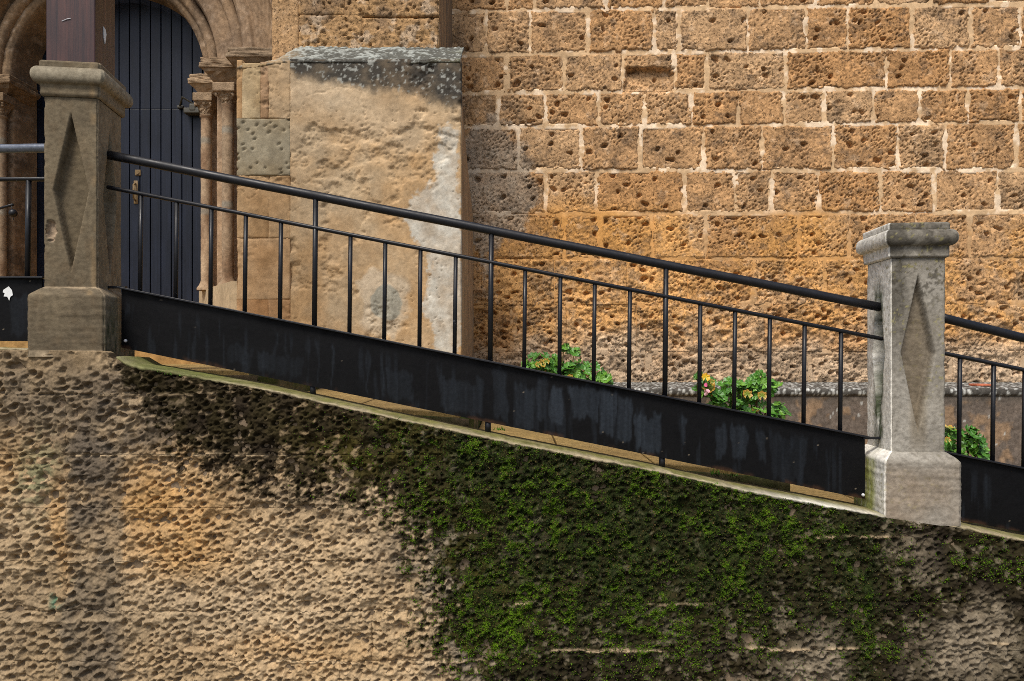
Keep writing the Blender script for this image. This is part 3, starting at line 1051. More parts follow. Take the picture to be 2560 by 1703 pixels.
path = bpy.data.objects.new('stepped_path', None)
C.objects.link(path)
path['kind'] = 'structure'
path['label'] = 'ochre stone stepped path rising behind the railing'
treads = [(-9.0, -1.404, 1.605, 1.60), (-1.404, -0.237, 1.43, 1.36), (-0.237, 1.536, 1.165, 1.025), (1.536, 3.3, 0.86, 0.72), (3.3, 9.0, 0.5, 0.2)]
for (xa, xb, za, zb) in treads:
    nx_, nz_ = 80, 10
    xx = np.linspace(xa, xb, max(3, int((xb - xa) / 0.012)) if xb - xa < 3 else 60)
    zt = za + (zb - za) * (xx - xa) / (xb - xa) - 0.03
    rows = []
    for k in range(9):
        rows.append(np.stack([xx, 3.975 - 0.010 * fbm(xx * 9, xx * 0 + k * 0.5, 151, 3), zt - 0.30 * (1 - k / 8)], -1))
    rows.append(np.stack([xx, xx * 0 + 4.05, zt], -1))
    rows.append(np.stack([xx, xx * 0 + 7.4, zt], -1))
    P = np.array(rows)
    c = mix(np.array([0.12, 0.085, 0.055]) * np.ones(P.shape[:2] + (1,)), [0.05, 0.062, 0.015],
            np.clip(0.55 + 1.2 * fbm(P[..., 0] * 6, P[..., 2] * 9, 153, 4), 0, 1))
    o = grid_obj('step', P, c, M['step'], path, True)
    # riser at the low end
    if xb < 8:
        yy = np.linspace(3.975, 7.4, 60)
        zz = np.linspace(zt[-1] - 0.35, zt[-1] + 0.028, 8)
        Yg, Zg = np.meshgrid(yy, zz, indexing='ij')
        P = np.stack([xb + 0.004 * fbm(Yg * 9, Zg * 9, 155, 3) - 0.001, Yg, Zg], -1)
        c = mix(np.array([0.16, 0.125, 0.075]) * np.ones(P.shape[:2] + (1,)), [0.055, 0.075, 0.015],
                np.clip(0.6 + 1.4 * fbm(Yg * 5, Zg * 6, 157, 4), 0, 1))
        grid_obj('riser', P, c, M['step'], path, True, skirt=0.05, sk_dir=(-1, 0, 0))
    # slabs
    x = xa if xa > -3 else -3.4
    xe = xb if xb < 4 else 4.2
    while x < xe - 0.02:
        w = min(random.uniform(0.42, 0.62), xe - x)
        if xe - x - w < 0.2:
            w = xe - x
        y = 4.0
        while y < 7.0:
            dpt = random.uniform(0.5, 0.8)
            y1 = min(y + dpt, 7.1)
            bm = bmesh.new()
            sl = (zb - za) / (xb - xa)
            mt = Matrix.Identity(4)
            mt[2][0] = sl
            zc = za - sl * xa + random.uniform(-0.003, 0.003)
            add_box(bm, (x + 0.005, y + 0.005, zc - 0.035), (x + w - 0.005, y1 - 0.005, zc), 0.006, mt)
            bm_obj('paving_slab', bm, M['paving'], path)
            y = y1
        x += w

# ------------------------------------------------------------------ church
church = thing('church_building', 'ochre stone church wall with buttress, carved portal and dark door', 'church', (0, 7, 1.5))
church.location = (0, 0, 0)
CW = 7.0


def ash_px(x, z):
    return wall_px(x, z, CW)


# horizontal joints (left row, right row), top course cut by the frame
rows_y = [(-210, -225), (-95, -108), (28, 11), (138, 120), (234, 219), (319, 307), (427, 425), (536, 531), (648, 645), (763, 760), (880, 878), (985, 985), (1110, 1110)]
vj = {
    2: [1120, 1216, 1325, 1470, 1636, 1698, 1870, 2015, 2120, 2280, 2427, 2551, 2690],
    3: [1130, 1267, 1411, 1557, 1686, 1768, 1964, 2216, 2376, 2497, 2640],
    4: [1120, 1247, 1363, 1497, 1612, 1730, 1846, 1960, 2060, 2183, 2298, 2420, 2551, 2700],
    5: [1130, 1296, 1454, 1599, 1760, 1905, 2082, 2245, 2363, 2540, 2680],
    6: [1130, 1366, 1491, 1711, 1838, 1929, 2047, 2200, 2334, 2494, 2650],
    7: [1150, 1411, 1500, 1631, 1765, 1996, 2124, 2290, 2424, 2600],
}
for k in (0, 1, 8, 9, 10, 11):
    xj, x = [], 1040 + 90 * (k % 2)
    while x < 2800:
        xj.append(x)
        x += random.uniform(120, 190)
    vj[k] = xj
vj[1] = [1080, 1268, 1335, 1515, 1660, 1770, 1900, 2040, 2190, 2330, 2480, 2620]
vj[10] = [1080, 1240, 1440, 1621, 1760, 1905, 2022, 2200, 2380, 2560, 2700]


def joint_z(pair, x):
    px = 1280 + x * FPX / CW
    py = pair[0] + (pair[1] - pair[0]) * (px - 1140) / (2560 - 1140)
    return EYE - (py - HOR) * CW / FPX


def tint_ashlar(x, z, stone, rid):
    px, py = ash_px(x, z)
    n = fbm(x * 2, z * 2, 161, 4)
    n2 = fbm(x * 11, z * 11, 163, 4)
    wx, wy = px + 60 * n, py + 60 * n
    if stone:
        b = mix(np.array([0.54, 0.295, 0.125]) * np.ones(x.shape + (1,)), [0.49, 0.315, 0.17], rid)
        b = b * (1 + 0.30 * n2)[..., None]
        b = mix(b, [0.25, 0.145, 0.07], np.clip(0.9 * fbm(x * 5, z * 5, 165, 3), 0, 1) * 0.6)
    else:
        b = mix(np.array([0.62, 0.43, 0.25]) * np.ones(x.shape + (1,)), [0.82, 0.65, 0.47], sst(-0.02, 0.25, n2 + 0.5 * n))
    low = sst(500, 600, wy)
    if not stone:
        b = mix(b, [0.50, 0.31, 0.155], sst(520, 580, wy) * 0.85)
    org = low * sst(890, 800, wy)
    b = mix(b, np.array([0.60, 0.325, 0.115]), np.clip(org * sst(-0.35, 0.3, n * 0.8 + 0.5 * n2 + 0.35 * fbm(x * 30, z * 30, 167, 4, 0.65)), 0, 0.85))
    b = mix(b, np.array([0.62, 0.31, 0.085]), np.clip(blob(wx, wy, 1480, 590, 190, 70) + 0.8 * blob(wx, wy, 2010, 640, 160, 80), 0, 1) * 0.7)
    pale = np.clip(sst(830, 890, wy) * 0.75, 0, 1)
    b = mix(b, [0.48, 0.37, 0.26], pale)
    gp = np.clip(1.2 * blob(wx, wy, 1235, 400, 75, 90) + 0.9 * blob(wx, wy, 1260, 500, 90, 50) + 0.8 * blob(wx, wy, 1215, 600, 40, 110), 0, 1)
    gp = sst(0.30, 0.62, gp + 0.45 * fbm(x * 14, z * 14, 168, 5, 0.65) * (gp > 0.08))
    b = mix(b, [0.50, 0.43, 0.345] if not stone else [0.40, 0.335, 0.26], gp * (0.75 + 0.3 * n2).clip(0.4, 0.95))
    return b


def niche(px, py):
    a, b = px, py
    px = a + 9 * fbm(a / 22, b / 22, 175, 4, 0.6)
    py = b + 7 * fbm(a / 22, b / 22, 177, 4, 0.6)
    return sst(1559, 1567, px) * sst(1687, 1680, px) * sst(166, 173, py) * sst(238, 222, py) * np.interp(py, [165, 236], [1, 0.25])


wall_x0, wall_x1 = xpx(1085, CW), xpx(2790, CW)
mz0, mz1 = 0.6, joint_z(rows_y[0], 0)
MR = 0.013
xx = np.arange(wall_x0, wall_x1, MR)
zz = np.arange(mz0, mz1, MR)
X, Z = np.meshgrid(xx, zz, indexing='ij')
lowm = sst(540, 700, ash_px(X, Z)[1])
mh = 0.0 * lowm - 0.11 * niche(*ash_px(X, Z)) + 0.010 * fbm(X * 6, Z * 6, 172, 4, 0.6) + 0.004 * fbm(X * 14, Z * 14, 171, 4, 0.6) + 0.006 * fbm(X * 3, Z * 3, 173, 3)
inside = np.zeros_like(X)
for k in range(len(rows_y) - 1):
    v = vj.get(k, [])
    zt_, zb_ = joint_z(rows_y[k], X), joint_z(rows_y[k + 1], X)
    for a, b in zip(v[:-1], v[1:]):
        e = np.minimum(np.minimum(X - xpx(a, CW), xpx(b, CW) - X), np.minimum(Z - zb_, zt_ - Z))
        inside = np.maximum(inside, sst(0.034, 0.050, e))
mh = mh - 0.085 * inside
wallo = grid_obj('wall', np.stack([X, CW - mh, Z], -1), tint_ashlar(X, Z, False, 0), M['mortar'], church, True, skirt=0.5)
wallo['label'] = 'ochre ashlar wall with pale mortar joints'


def ashlar_block(k, pa, pb, crisp):
    x0, x1 = xpx(pa, CW), xpx(pb, CW)
    R = 0.0095
    xx = np.arange(x0, x1, R)
    zt, zb = joint_z(rows_y[k], xx), joint_z(rows_y[k + 1], xx)
    m = max(4, int((zt[0] - zb[0]) / R))
    X = np.repeat(xx[:, None], m, 1)
    Z = zb[:, None] + (zt - zb)[:, None] * np.linspace(0, 1, m)[None, :]
    r = random.random()
    s = random.randint(0, 900)
    ed = np.minimum(np.minimum(X - x0, x1 - X), np.minimum(Z - zb[:, None], zt[:, None] - Z))
    low = sst(545, 700, ash_px(X, Z)[1])
    low2 = sst(590, 800, ash_px(X, Z)[1])
    ragged = 0.010 + 0.038 * fbm(X * 7, Z * 7, 181, 5, 0.7) + 0.012 * fbm(X * 40, Z * 40, 183, 2)
    lift = sst(-0.004, 0.016, ed - ragged * (1 - 0.92 * low) * random.uniform(0.7, 1.25))
    lift = np.maximum(lift, low * 0.97)
    ang = random.uniform(0.3, 0.8)
    u, v = X * math.cos(ang) + Z * math.sin(ang), -X * math.sin(ang) + Z * math.cos(ang)
    h = 0.010 + random.uniform(-0.004, 0.006)
    h = h + 0.006 * fbm(u * 14, v * 40, s, 4, 0.65) + 0.005 * fbm(X * 5, Z * 5, 185, 3)
    # pores and hollows of the shelly sandstone
    d, _, _, q = worley(u / 0.040, v / 0.024, 187)
    h = h - sst(0.45, 0.15, d) * 0.022 * (q > 0.5) * sst(0.3, 0.75, vn(X * 5, Z * 5, 189))
    d, _, _, q = worley(X / 0.12 + 0.3 * fbm(X * 12, Z * 12, 190, 3), Z / 0.09 + 0.3 * fbm(X * 12, Z * 12, 192, 3), 191)
    px, py = ash_px(X, Z)
    h = h - sst(0.30, 0.10, d) * 0.05 * (q > 0.80)
    rough = sst(0.1, 0.45, fbm(X * 3.2, Z * 3.2, 193 + s % 3, 3)) * (0.3 + r)
    h = h - rough * 0.030 * np.abs(fbm(X * 22, Z * 26, 195, 4, 0.6))
    if k == 3 and abs(pa - 1557) < 3:                                  # the cut niche
        h = h - 0.09 * niche(px, py)
        lift = np.maximum(lift, niche(px, py))
    ero = np.abs(fbm(X * 3.4 + 0.3 * fbm(X * 9, Z * 9, 199, 3), Z * 4.4, 196, 5, 0.6))
    h = h + low2 * (0.012 - 0.056 * ero + 0.020 * fbm(X * 20, Z * 24, 198, 4, 0.65))
    d, _, _, q = worley(X / 0.10 + 0.35 * fbm(X * 14, Z * 14, 190, 3), Z / 0.08 + 0.35 * fbm(X * 14, Z * 14, 192, 3), 194)
    h = h - low2 * sst(0.30, 0.10, d) * 0.06 * (q > 0.80)
    h = -0.012 - 0.03 * low + (h + 0.012 + 0.03 * low) * lift
    dark = mix(tint_ashlar(X, Z, True, r), [0.13, 0.095, 0.065], np.clip(rough * 0.9 * (0.3 + vn(X * 18, Z * 18, 197)), 0, 1) * 0.5)
    dark = mix(dark, [0.12, 0.085, 0.06], sst(0.18, 0.5, fbm(X * 9, Z * 11, 200 + s, 5, 0.7)) * 0.55)
    dark = mix(dark, [0.66, 0.49, 0.33], sst(0.25, 0.5, fbm(X * 12, Z * 12, 300 + s, 5, 0.65)) * 0.32)
    grid_obj('stone_block', np.stack([X, CW - h, Z], -1), dark * (0.88 + 0.24 * r), M['ashlar'], wallo, True, skirt=0.03)


for k in range(len(rows_y) - 1):
    v = vj.get(k, [])
    for a, b in zip(v[:-1], v[1:]):
        ashlar_block(k, a, b, k < 7)

# ---- buttress: rendered lower stage with a sloping weathered top, rough upper stage
BY = 5.25
bx0, bx1 = xpx(592, BY), xpx(1153, BY)
btop = EYE - (148 - HOR) * BY / FPX
UY = 5.62
ux0, ux1 = xpx(679, UY), xpx(1097, UY)


def but_color(X, Z):
    px, py = wall_px(X, Z, BY)
    n = fbm(X * 2.5, Z * 2.5, 201, 4)
    n2 = fbm(X * 10, Z * 10, 203, 4)
    n3 = fbm(X * 45, Z * 45, 205, 3)
    wx, wy = px + 35 * n + 22 * n2, py + 35 * n + 22 * n2
    b = mix(np.array([0.50, 0.375, 0.235]) * np.ones(X.shape + (1,)), [0.44, 0.285, 0.145], np.clip(0.30 + 0.9 * n + 0.4 * n2 + sst(420, 650, py) * 0.4, 0, 1))
    b = mix(b, [0.56, 0.45, 0.315], np.clip(blob(wx, wy, 820, 230, 140, 70) + 0.6 * blob(wx, wy, 1000, 330, 130, 60), 0, 1) * 0.7)
    st = np.clip((np.interp(wx, [690, 740, 900, 1050, 1160], [150, 195, 225, 245, 262]) - wy) / 65 + 0.5, 0, 1) * sst(690, 750, wx)
    st = sst(0.2, 0.75, st + 0.25 * fbm(X * 20, Z * 20, 207, 4, 0.65) * (st > 0.02))
    b = mix(b, [0.042, 0.040, 0.036], st * (0.92 + 0.3 * n2).clip(0, 0.97))
    b = mix(b, [0.38, 0.39, 0.36], st * sst(0.33, 0.42, n3 + 0.25 * n2) * 0.7)
    grey = np.clip(blob(wx, wy, 1135, 400, 28, 80) + blob(wx, wy, 1110, 560, 65, 75) + blob(wx, wy, 1122, 770, 45, 170)
                   + blob(wx, wy, 1075, 560, 35, 40), 0, 1)
    grey = sst(0.30, 0.52, grey + 0.20 * n3 * (grey > 0.05))
    b = mix(b, [0.52, 0.50, 0.44], grey * (0.72 + 0.5 * n2).clip(0.3, 0.95))
    halo = sst(0.35, 0.55, blob(wx, wy, 957, 755, 85, 95))
    b = mix(b, [0.52, 0.43, 0.315], halo * 0.8)
    core = sst(0.42, 0.5, blob(px + 10 * n2, py + 10 * n2, 965, 757, 45, 48))
    b = mix(b, [0.33, 0.31, 0.25], core)
    fn = fbm(X * 60, Z * 60, 208, 3)
    b = b * (1 + 0.16 * n2 + 0.14 * fn)[..., None]
    return b


def but_height(X, Z):
    px, py = wall_px(X, Z, BY)
    h = 0.005 * fbm(X * 2, Z * 2, 211, 2) + 0.0022 * fbm(X * 30, Z * 30, 213, 4, 0.65)
    # coats of render that have come away: thin steps with crisp edges
    w = fbm(X * 3.2, Z * 4.0, 215, 6, 0.62)
    bias = 0.34 * blob(px, py, 1020, 350, 150, 110) + 0.16 * blob(px, py, 860, 520, 200, 200) + 0.12 * blob(px, py, 860, 800, 250, 120)
    for k, (th, dpt) in enumerate(((0.27, 0.005), (0.40, 0.006), (0.54, 0.007))):
        step = sst(th, th + 0.022, w + bias + 0.05 * k)
        h = h - step * dpt
    peeled = sst(0.27, 0.31, w + bias)
    h = h - peeled * 0.004 * np.abs(fbm(X * 34, Z * 40, 217, 4, 0.65))
    u, v = X + 0.014 * fbm(X * 40, Z * 40, 218, 3), Z + 0.014 * fbm(X * 40, Z * 40, 216, 3)
    d, _, _, q = worley(u / 0.045, v / 0.034, 219)
    h = h - sst(0.26, 0.06, d * (0.7 + 0.9 * q)) * 0.010 * (q > 0.72) * sst(0.42, 0.62, vn(X * 3.3, Z * 3.3, 220))
    crack = np.abs(fbm(X * 2.2 + 5, Z * 1.5, 222, 5, 0.55))
    h = h - 0.006 * sst(0.012, 0.003, crack) * sst(0.5, 0.65, vn(X * 1.7, Z * 1.7, 224))
    return h


def but_grid(name, pxa, pxb, za, zb, dy, colf=None, hf=None, mat='plaster', parent=None, res=0.0085):
    x0, x1 = xpx(pxa, BY), xpx(pxb, BY)
    xx = np.append(np.arange(x0, x1, res), x1)
    zz = np.append(np.arange(za, zb, res), zb)
    X, Z = np.meshgrid(xx, zz, indexing='ij')
    h = (hf or but_height)(X, Z) + dy
    ed = np.minimum(np.minimum(X - x0, x1 - X), np.minimum(Z - za, zb - Z))
    h = h - (0.010 if name == 'buttress' and False else 0.006) * sst(0.008, 0, ed + 0.004 * fbm(X * 30, Z * 30, 221, 3)) * sst(0.3, 0.6, vn(X * 5, Z * 5, 226))
    return grid_obj(name, np.stack([X, BY - h, Z], -1), (colf or but_color)(X, Z), M[mat], parent, True, skirt=0.10)


buttress = but_grid('buttress', 725, 1153, 1.0, btop, 0.0, parent=church)
buttress['label'] = 'rendered buttress with a blackened lichen covered top'
# squared stones along its left edge
zB = lambda py: EYE - (py - HOR) * BY / FPX


def edge_tone(base, seed):
    def f(X, Z):
        n = fbm(X * 5, Z * 5, seed, 4)
        n2 = fbm(X * 25, Z * 25, seed + 1, 3)
        return mix(np.array(base) * np.ones(X.shape + (1,)), np.array(base) * np.array([0.8, 0.72, 0.62]), np.clip(0.4 + n, 0, 1)) * (1 + 0.2 * n2)[..., None]
    return f


def pocked(X, Z):
    a = 0.6
    u, v = X * math.cos(a) + Z * math.sin(a), -X * math.sin(a) + Z * math.cos(a)
    u, v = u + 0.012 * fbm(X * 26, Z * 26, 232, 3), v + 0.012 * fbm(X * 26, Z * 26, 234, 3)
    d, _, _, q = worley(u / 0.085, v / 0.05, 231)
    return 0.004 * fbm(X * 10, Z * 10, 233, 4) - sst(0.26, 0.08, d) * 0.012 * (q > 0.40)


def rough_h(X, Z):
    return 0.004 * fbm(X * 10, Z * 10, 235, 4) - 0.016 * np.abs(fbm(X * 9, Z * 16, 237, 4, 0.6)) * sst(-0.1, 0.3, fbm(X * 4, Z * 4, 239, 2) + 0.1)


for (a, b, t_, u_, base, hf) in (
        (592, 606, 150, 297, (0.46, 0.29, 0.145), None), (606, 651, 158, 297, (0.50, 0.385, 0.23), None), (651, 671, 155, 297, (0.42, 0.28, 0.17), None),
        (671, 725, 152, 297, (0.49, 0.355, 0.215), None), (592, 725, 297, 439, (0.35, 0.305, 0.215), pocked),
        (592, 671, 439, 596, (0.45, 0.295, 0.155), None), (671, 725, 439, 596, (0.46, 0.31, 0.17), None),
        (592, 725, 596, 749, (0.47, 0.31, 0.17), rough_h), (592, 671, 749, 1000, (0.44, 0.26, 0.13), rough_h), (671, 725, 749, 1000, (0.45, 0.28, 0.15), rough_h)):
    but_grid('stone_block', a, b, zB(u_), zB(t_), 0.002, edge_tone(base, int(a + t_)), hf, 'plaster', buttress)
# sides and sloping top
Yr = np.linspace(BY, CW + 0.1, 130)
Zr = np.arange(1.0, btop, 0.02)
Yg, Zg = np.meshgrid(Yr, Zr, indexing='ij')
inward = np.interp(Zg, [3.0, 3.9], [0.0, 0.10]) * (Yg - BY) / (CW - BY)
Xg = bx1 + 0.004 * fbm(Yg * 8, Zg * 5, 241, 3) - inward - 0.004
c = mix(np.array([0.42, 0.29, 0.165]) * np.ones(Xg.shape + (1,)), [0.30, 0.20, 0.115], np.clip(0.5 + 1.2 * fbm(Yg * 14, Zg * 2, 243, 4), 0, 1))
c = mix(c, [0.06, 0.055, 0.045], sst(3.4, 3.8, Zg) * np.clip(0.7 + fbm(Yg * 6, Zg * 6, 245, 3), 0, 1) * 0.8)
grid_obj('buttress_side', np.stack([Xg, Yg, Zg], -1), c, M['plaster'], buttress, True)
Xg = np.full_like(Yg, bx0 + 0.004) + 0.004 * fbm(Yg * 8, Zg * 5, 247, 3)
grid_obj('buttress_side', np.stack([Xg, Yg, Zg], -1), np.ones(Xg.shape + (3,)) * np.array([0.42, 0.25, 0.12]), M['plaster'], buttress, True, flip=True)
xx = np.arange(bx0 + 0.004, bx1 - 0.002, 0.008)
nose = [(0.012, -0.034), (0.0, -0.028), (-0.005, -0.02), (-0.002, -0.010), (0.012, -0.003), (0.03, 0.0)]
na = np.array(nose)
nl = np.concatenate([[0], np.cumsum(np.hypot(*np.diff(na, axis=0).T))])
nq = np.arange(0, nl[-1], 0.008)
nose = list(zip(np.interp(nq, nl, na[:, 0]), np.interp(nq, nl, na[:, 1])))
sec = nose + [(y, 0.0) for y in np.arange(0.04, UY + 0.03 - BY, 0.008)]
sec = np.array(sec)
X, SY = np.meshgrid(xx, sec[:, 0], indexing='ij')
SZ = np.repeat(sec[None, :, 1], len(xx), 0)
T = np.clip(SY / (UY + 0.02 - BY), 0, 1)
L = SY * 1.0 + SZ
ztop_back = EYE - (113 - HOR) * UY / FPX
corner = np.clip((X - bx0) / 0.34, 0, 1)
n2 = fbm(X * 9, L * 9, 253, 4)
n3 = fbm(X * 45, L * 45, 251, 4, 0.6)
zt = btop - 0.05 + 0.045 * corner + SZ + (ztop_back - btop) * T * (0.30 + 0.70 * corner) + 0.010 * n2 + 0.007 * n3
Yy = BY + SY - 0.008 * n2 - 0.005 * n3
c = mix(np.array([0.095, 0.095, 0.082]) * np.ones(X.shape + (1,)), [0.36, 0.385, 0.36], sst(-0.02, 0.30, n3 + 0.5 * n2) * 0.85 * sst(-0.02, 0.05, L))
c = mix(c, [0.05, 0.048, 0.042], sst(0.02, -0.03, L) * 0.85)
c = mix(c, [0.36, 0.37, 0.34], sst(0.33, 0.42, n3) * 0.7)
c = mix(c, [0.11, 0.105, 0.045], sst(bx1 - 0.4, bx1, X) * np.clip(0.3 + n2, 0, 1) * 0.6)
c = mix(c, [0.46, 0.32, 0.17], sst(bx0 + 0.5, bx0 + 0.15, X + 0.1 * n2) * (0.85 - 0.5 * sst(0.0, 0.2, n3)))
grid_obj('weathering', np.stack([X, Yy, zt], -1), c, M['mortar'], buttress, True, skirt=0.02, sk_dir=(0, 0, -1))
# upper stage
for (pa, pb, ya, yb, sd) in ((679, 745, 160, -60, 1), (745, 905, 160, 36, 2), (905, 1097, 160, 44, 3), (745, 860, 36, -110, 4), (860, 1097, 40, -110, 5), (679, 1097, -110, -300, 6)):
    x0, x1 = xpx(pa, UY), xpx(pb, UY)
    z0, z1 = EYE - (ya - HOR) * UY / FPX, EYE - (yb - HOR) * UY / FPX
    X, Z = np.meshgrid(np.append(np.arange(x0, x1, 0.009), x1), np.append(np.arange(z0, z1, 0.009), z1), indexing='ij')
    h = 0.012 * fbm(X * 5, Z * 6, 261, 4) - 0.020 * np.abs(fbm(X * 16, Z * 22, 263, 4, 0.6)) * (0.35 if sd == 1 else 1)
    u, v = X + 0.02 * fbm(X * 24, Z * 24, 264, 4, 0.65), Z + 0.02 * fbm(X * 24, Z * 24, 266, 4, 0.65)
    d, _, _, q = worley(u / 0.06, v / 0.04, 265)
    h = h - sst(0.34, 0.1, d) * 0.022 * (q > 0.66) * (sd != 1)
    ed = np.minimum(np.minimum(X - x0, x1 - X), np.minimum(Z - z0, z1 - Z))
    h = h - 0.008 * sst(0.012, 0, ed)
    n = fbm(X * 6, Z * 6, 267, 4)
    c = mix(np.array([0.40, 0.245, 0.115]) * np.ones(X.shape + (1,)), [0.22, 0.145, 0.085], np.clip(0.3 + 1.2 * n, 0, 1))
    c = mix(c, [0.55, 0.43, 0.31], sst(0.15, 0.4, fbm(X * 13, Z * 13, 269, 4)) * 0.6)
    if sd == 1:
        c = mix(c, [0.46, 0.29, 0.15], np.full(X.shape, 0.75))
    grid_obj('stone_block', np.stack([X, UY - h, Z], -1), c, M['ashlar'], buttress, True, skirt=0.12)
Yr = np.linspace(UY, CW + 0.1, 70)
Zr = np.arange(3.6, 6.2, 0.02)
Yg, Zg = np.meshgrid(Yr, Zr, indexing='ij')
Xg = ux1 - 0.01 + 0.006 * fbm(Yg * 8, Zg * 5, 271, 3)
c = mix(np.array([0.30, 0.20, 0.11]) * np.ones(Xg.shape + (1,)), [0.14, 0.11, 0.08], np.clip(0.4 + 1.3 * fbm(Yg * 12, Zg * 1.5, 273, 4), 0, 1))
grid_obj('buttress_side', np.stack([Xg, Yg, Zg], -1), c, M['plaster'], buttress, True)
bm = bmesh.new()
add_box(bm, (ux0 + 0.02, UY + 0.06, 3.4), (ux1 - 0.04, CW, 6.2))
bm_obj('buttress_core', bm, M['street'], buttress)

# ---- portal
PXC, PZC = -3.99, 4.43
profile = [(0.945, 7.48), (0.945, 7.14), (0.955, 7.10), (0.985, 7.075), (1.03, 7.075)]
for a in np.linspace(-20, 200, 9):                                    # roll
    profile.append((1.075 - 0.055 * math.cos(math.radians(a)), 7.05 - 0.055 * math.sin(math.radians(a)) + 0.02))
profile += [(1.14, 7.06), (1.15, 6.95), (1.17, 6.90), (1.24, 6.875), (1.32, 6.86), (1.36, 6.845)]
for a in np.linspace(-20, 200, 9):
    profile.append((1.42 - 0.06 * math.cos(math.radians(a)), 6.80 - 0.06 * math.sin(math.radians(a)) + 0.02))
profile += [(1.49, 6.78), (1.50, 6.66), (1.53, 6.62), (1.60, 6.60), (1.63, 6.63), (1.66, 6.60), (1.82, 6.585), (1.84, 6.62), (1.87, 6.56), (1.96, 6.54), (2.0, 6.52), (2.9, 6.52)]
# resample the profile finely
pr = np.array(profile)
sl_ = np.concatenate([[0], np.cumsum(np.hypot(*np.diff(pr, axis=0).T))])
ss = np.arange(0, sl_[-1], 0.012)
prR, prY = np.interp(ss, sl_, pr[:, 0]), np.interp(ss, sl_, pr[:, 1])


def portal_tone(X, Y, Z, s):
    n = fbm(X * 5 + Y * 3, Z * 5, s, 4)
    n2 = fbm(X * 22 + Y * 9, Z * 22, s + 2, 4)
    c = mix(np.array([0.30, 0.20, 0.115]) * np.ones(X.shape + (1,)), [0.145, 0.105, 0.07], np.clip(0.35 + 1.1 * n, 0, 1))
    c = mix(c, [0.42, 0.32, 0.23], sst(0.2, 0.5, n2) * 0.6)
    c = mix(c, [0.34, 0.23, 0.15], sst(-3.4, -2.8, X) * 0.4)
    return c


angs = np.linspace(math.radians(-1), math.radians(181), 240)
A, R = np.meshgrid(angs, prR, indexing='ij')
Yp = np.repeat(prY[None, :], len(angs), 0)
rel = 0.007 * fbm(A * 9, R * 10 + 3, 281, 4) + 0.008 * fbm(A * R * 26, R * 34, 282, 4, 0.65)
band = sst(1.66, 1.68, R) * sst(1.82, 1.80, R)
rel = rel + band * 0.014 * np.sin(A * 60 + 6 * np.sin(R * 40)) * np.cos(R * 70)
Xp = PXC + R * np.cos(A)
Zp = PZC + R * np.sin(A)
portal = grid_obj('portal', np.stack([Xp, Yp - rel, Zp], -1), portal_tone(Xp, Yp, Zp, 283), M['carved'], church, True)
portal['label'] = 'carved stepped stone arch around the door'
# spandrels round the arch
bm = bmesh.new()
add_box(bm, (PXC - 6.0, 6.56, 4.3), (PXC - 2.55, 7.6, 7.6))
bm_obj('spandrel', bm, stone_mat('spandrel_stone', (0.25, 0.17, 0.10), 90, 0.5), portal)
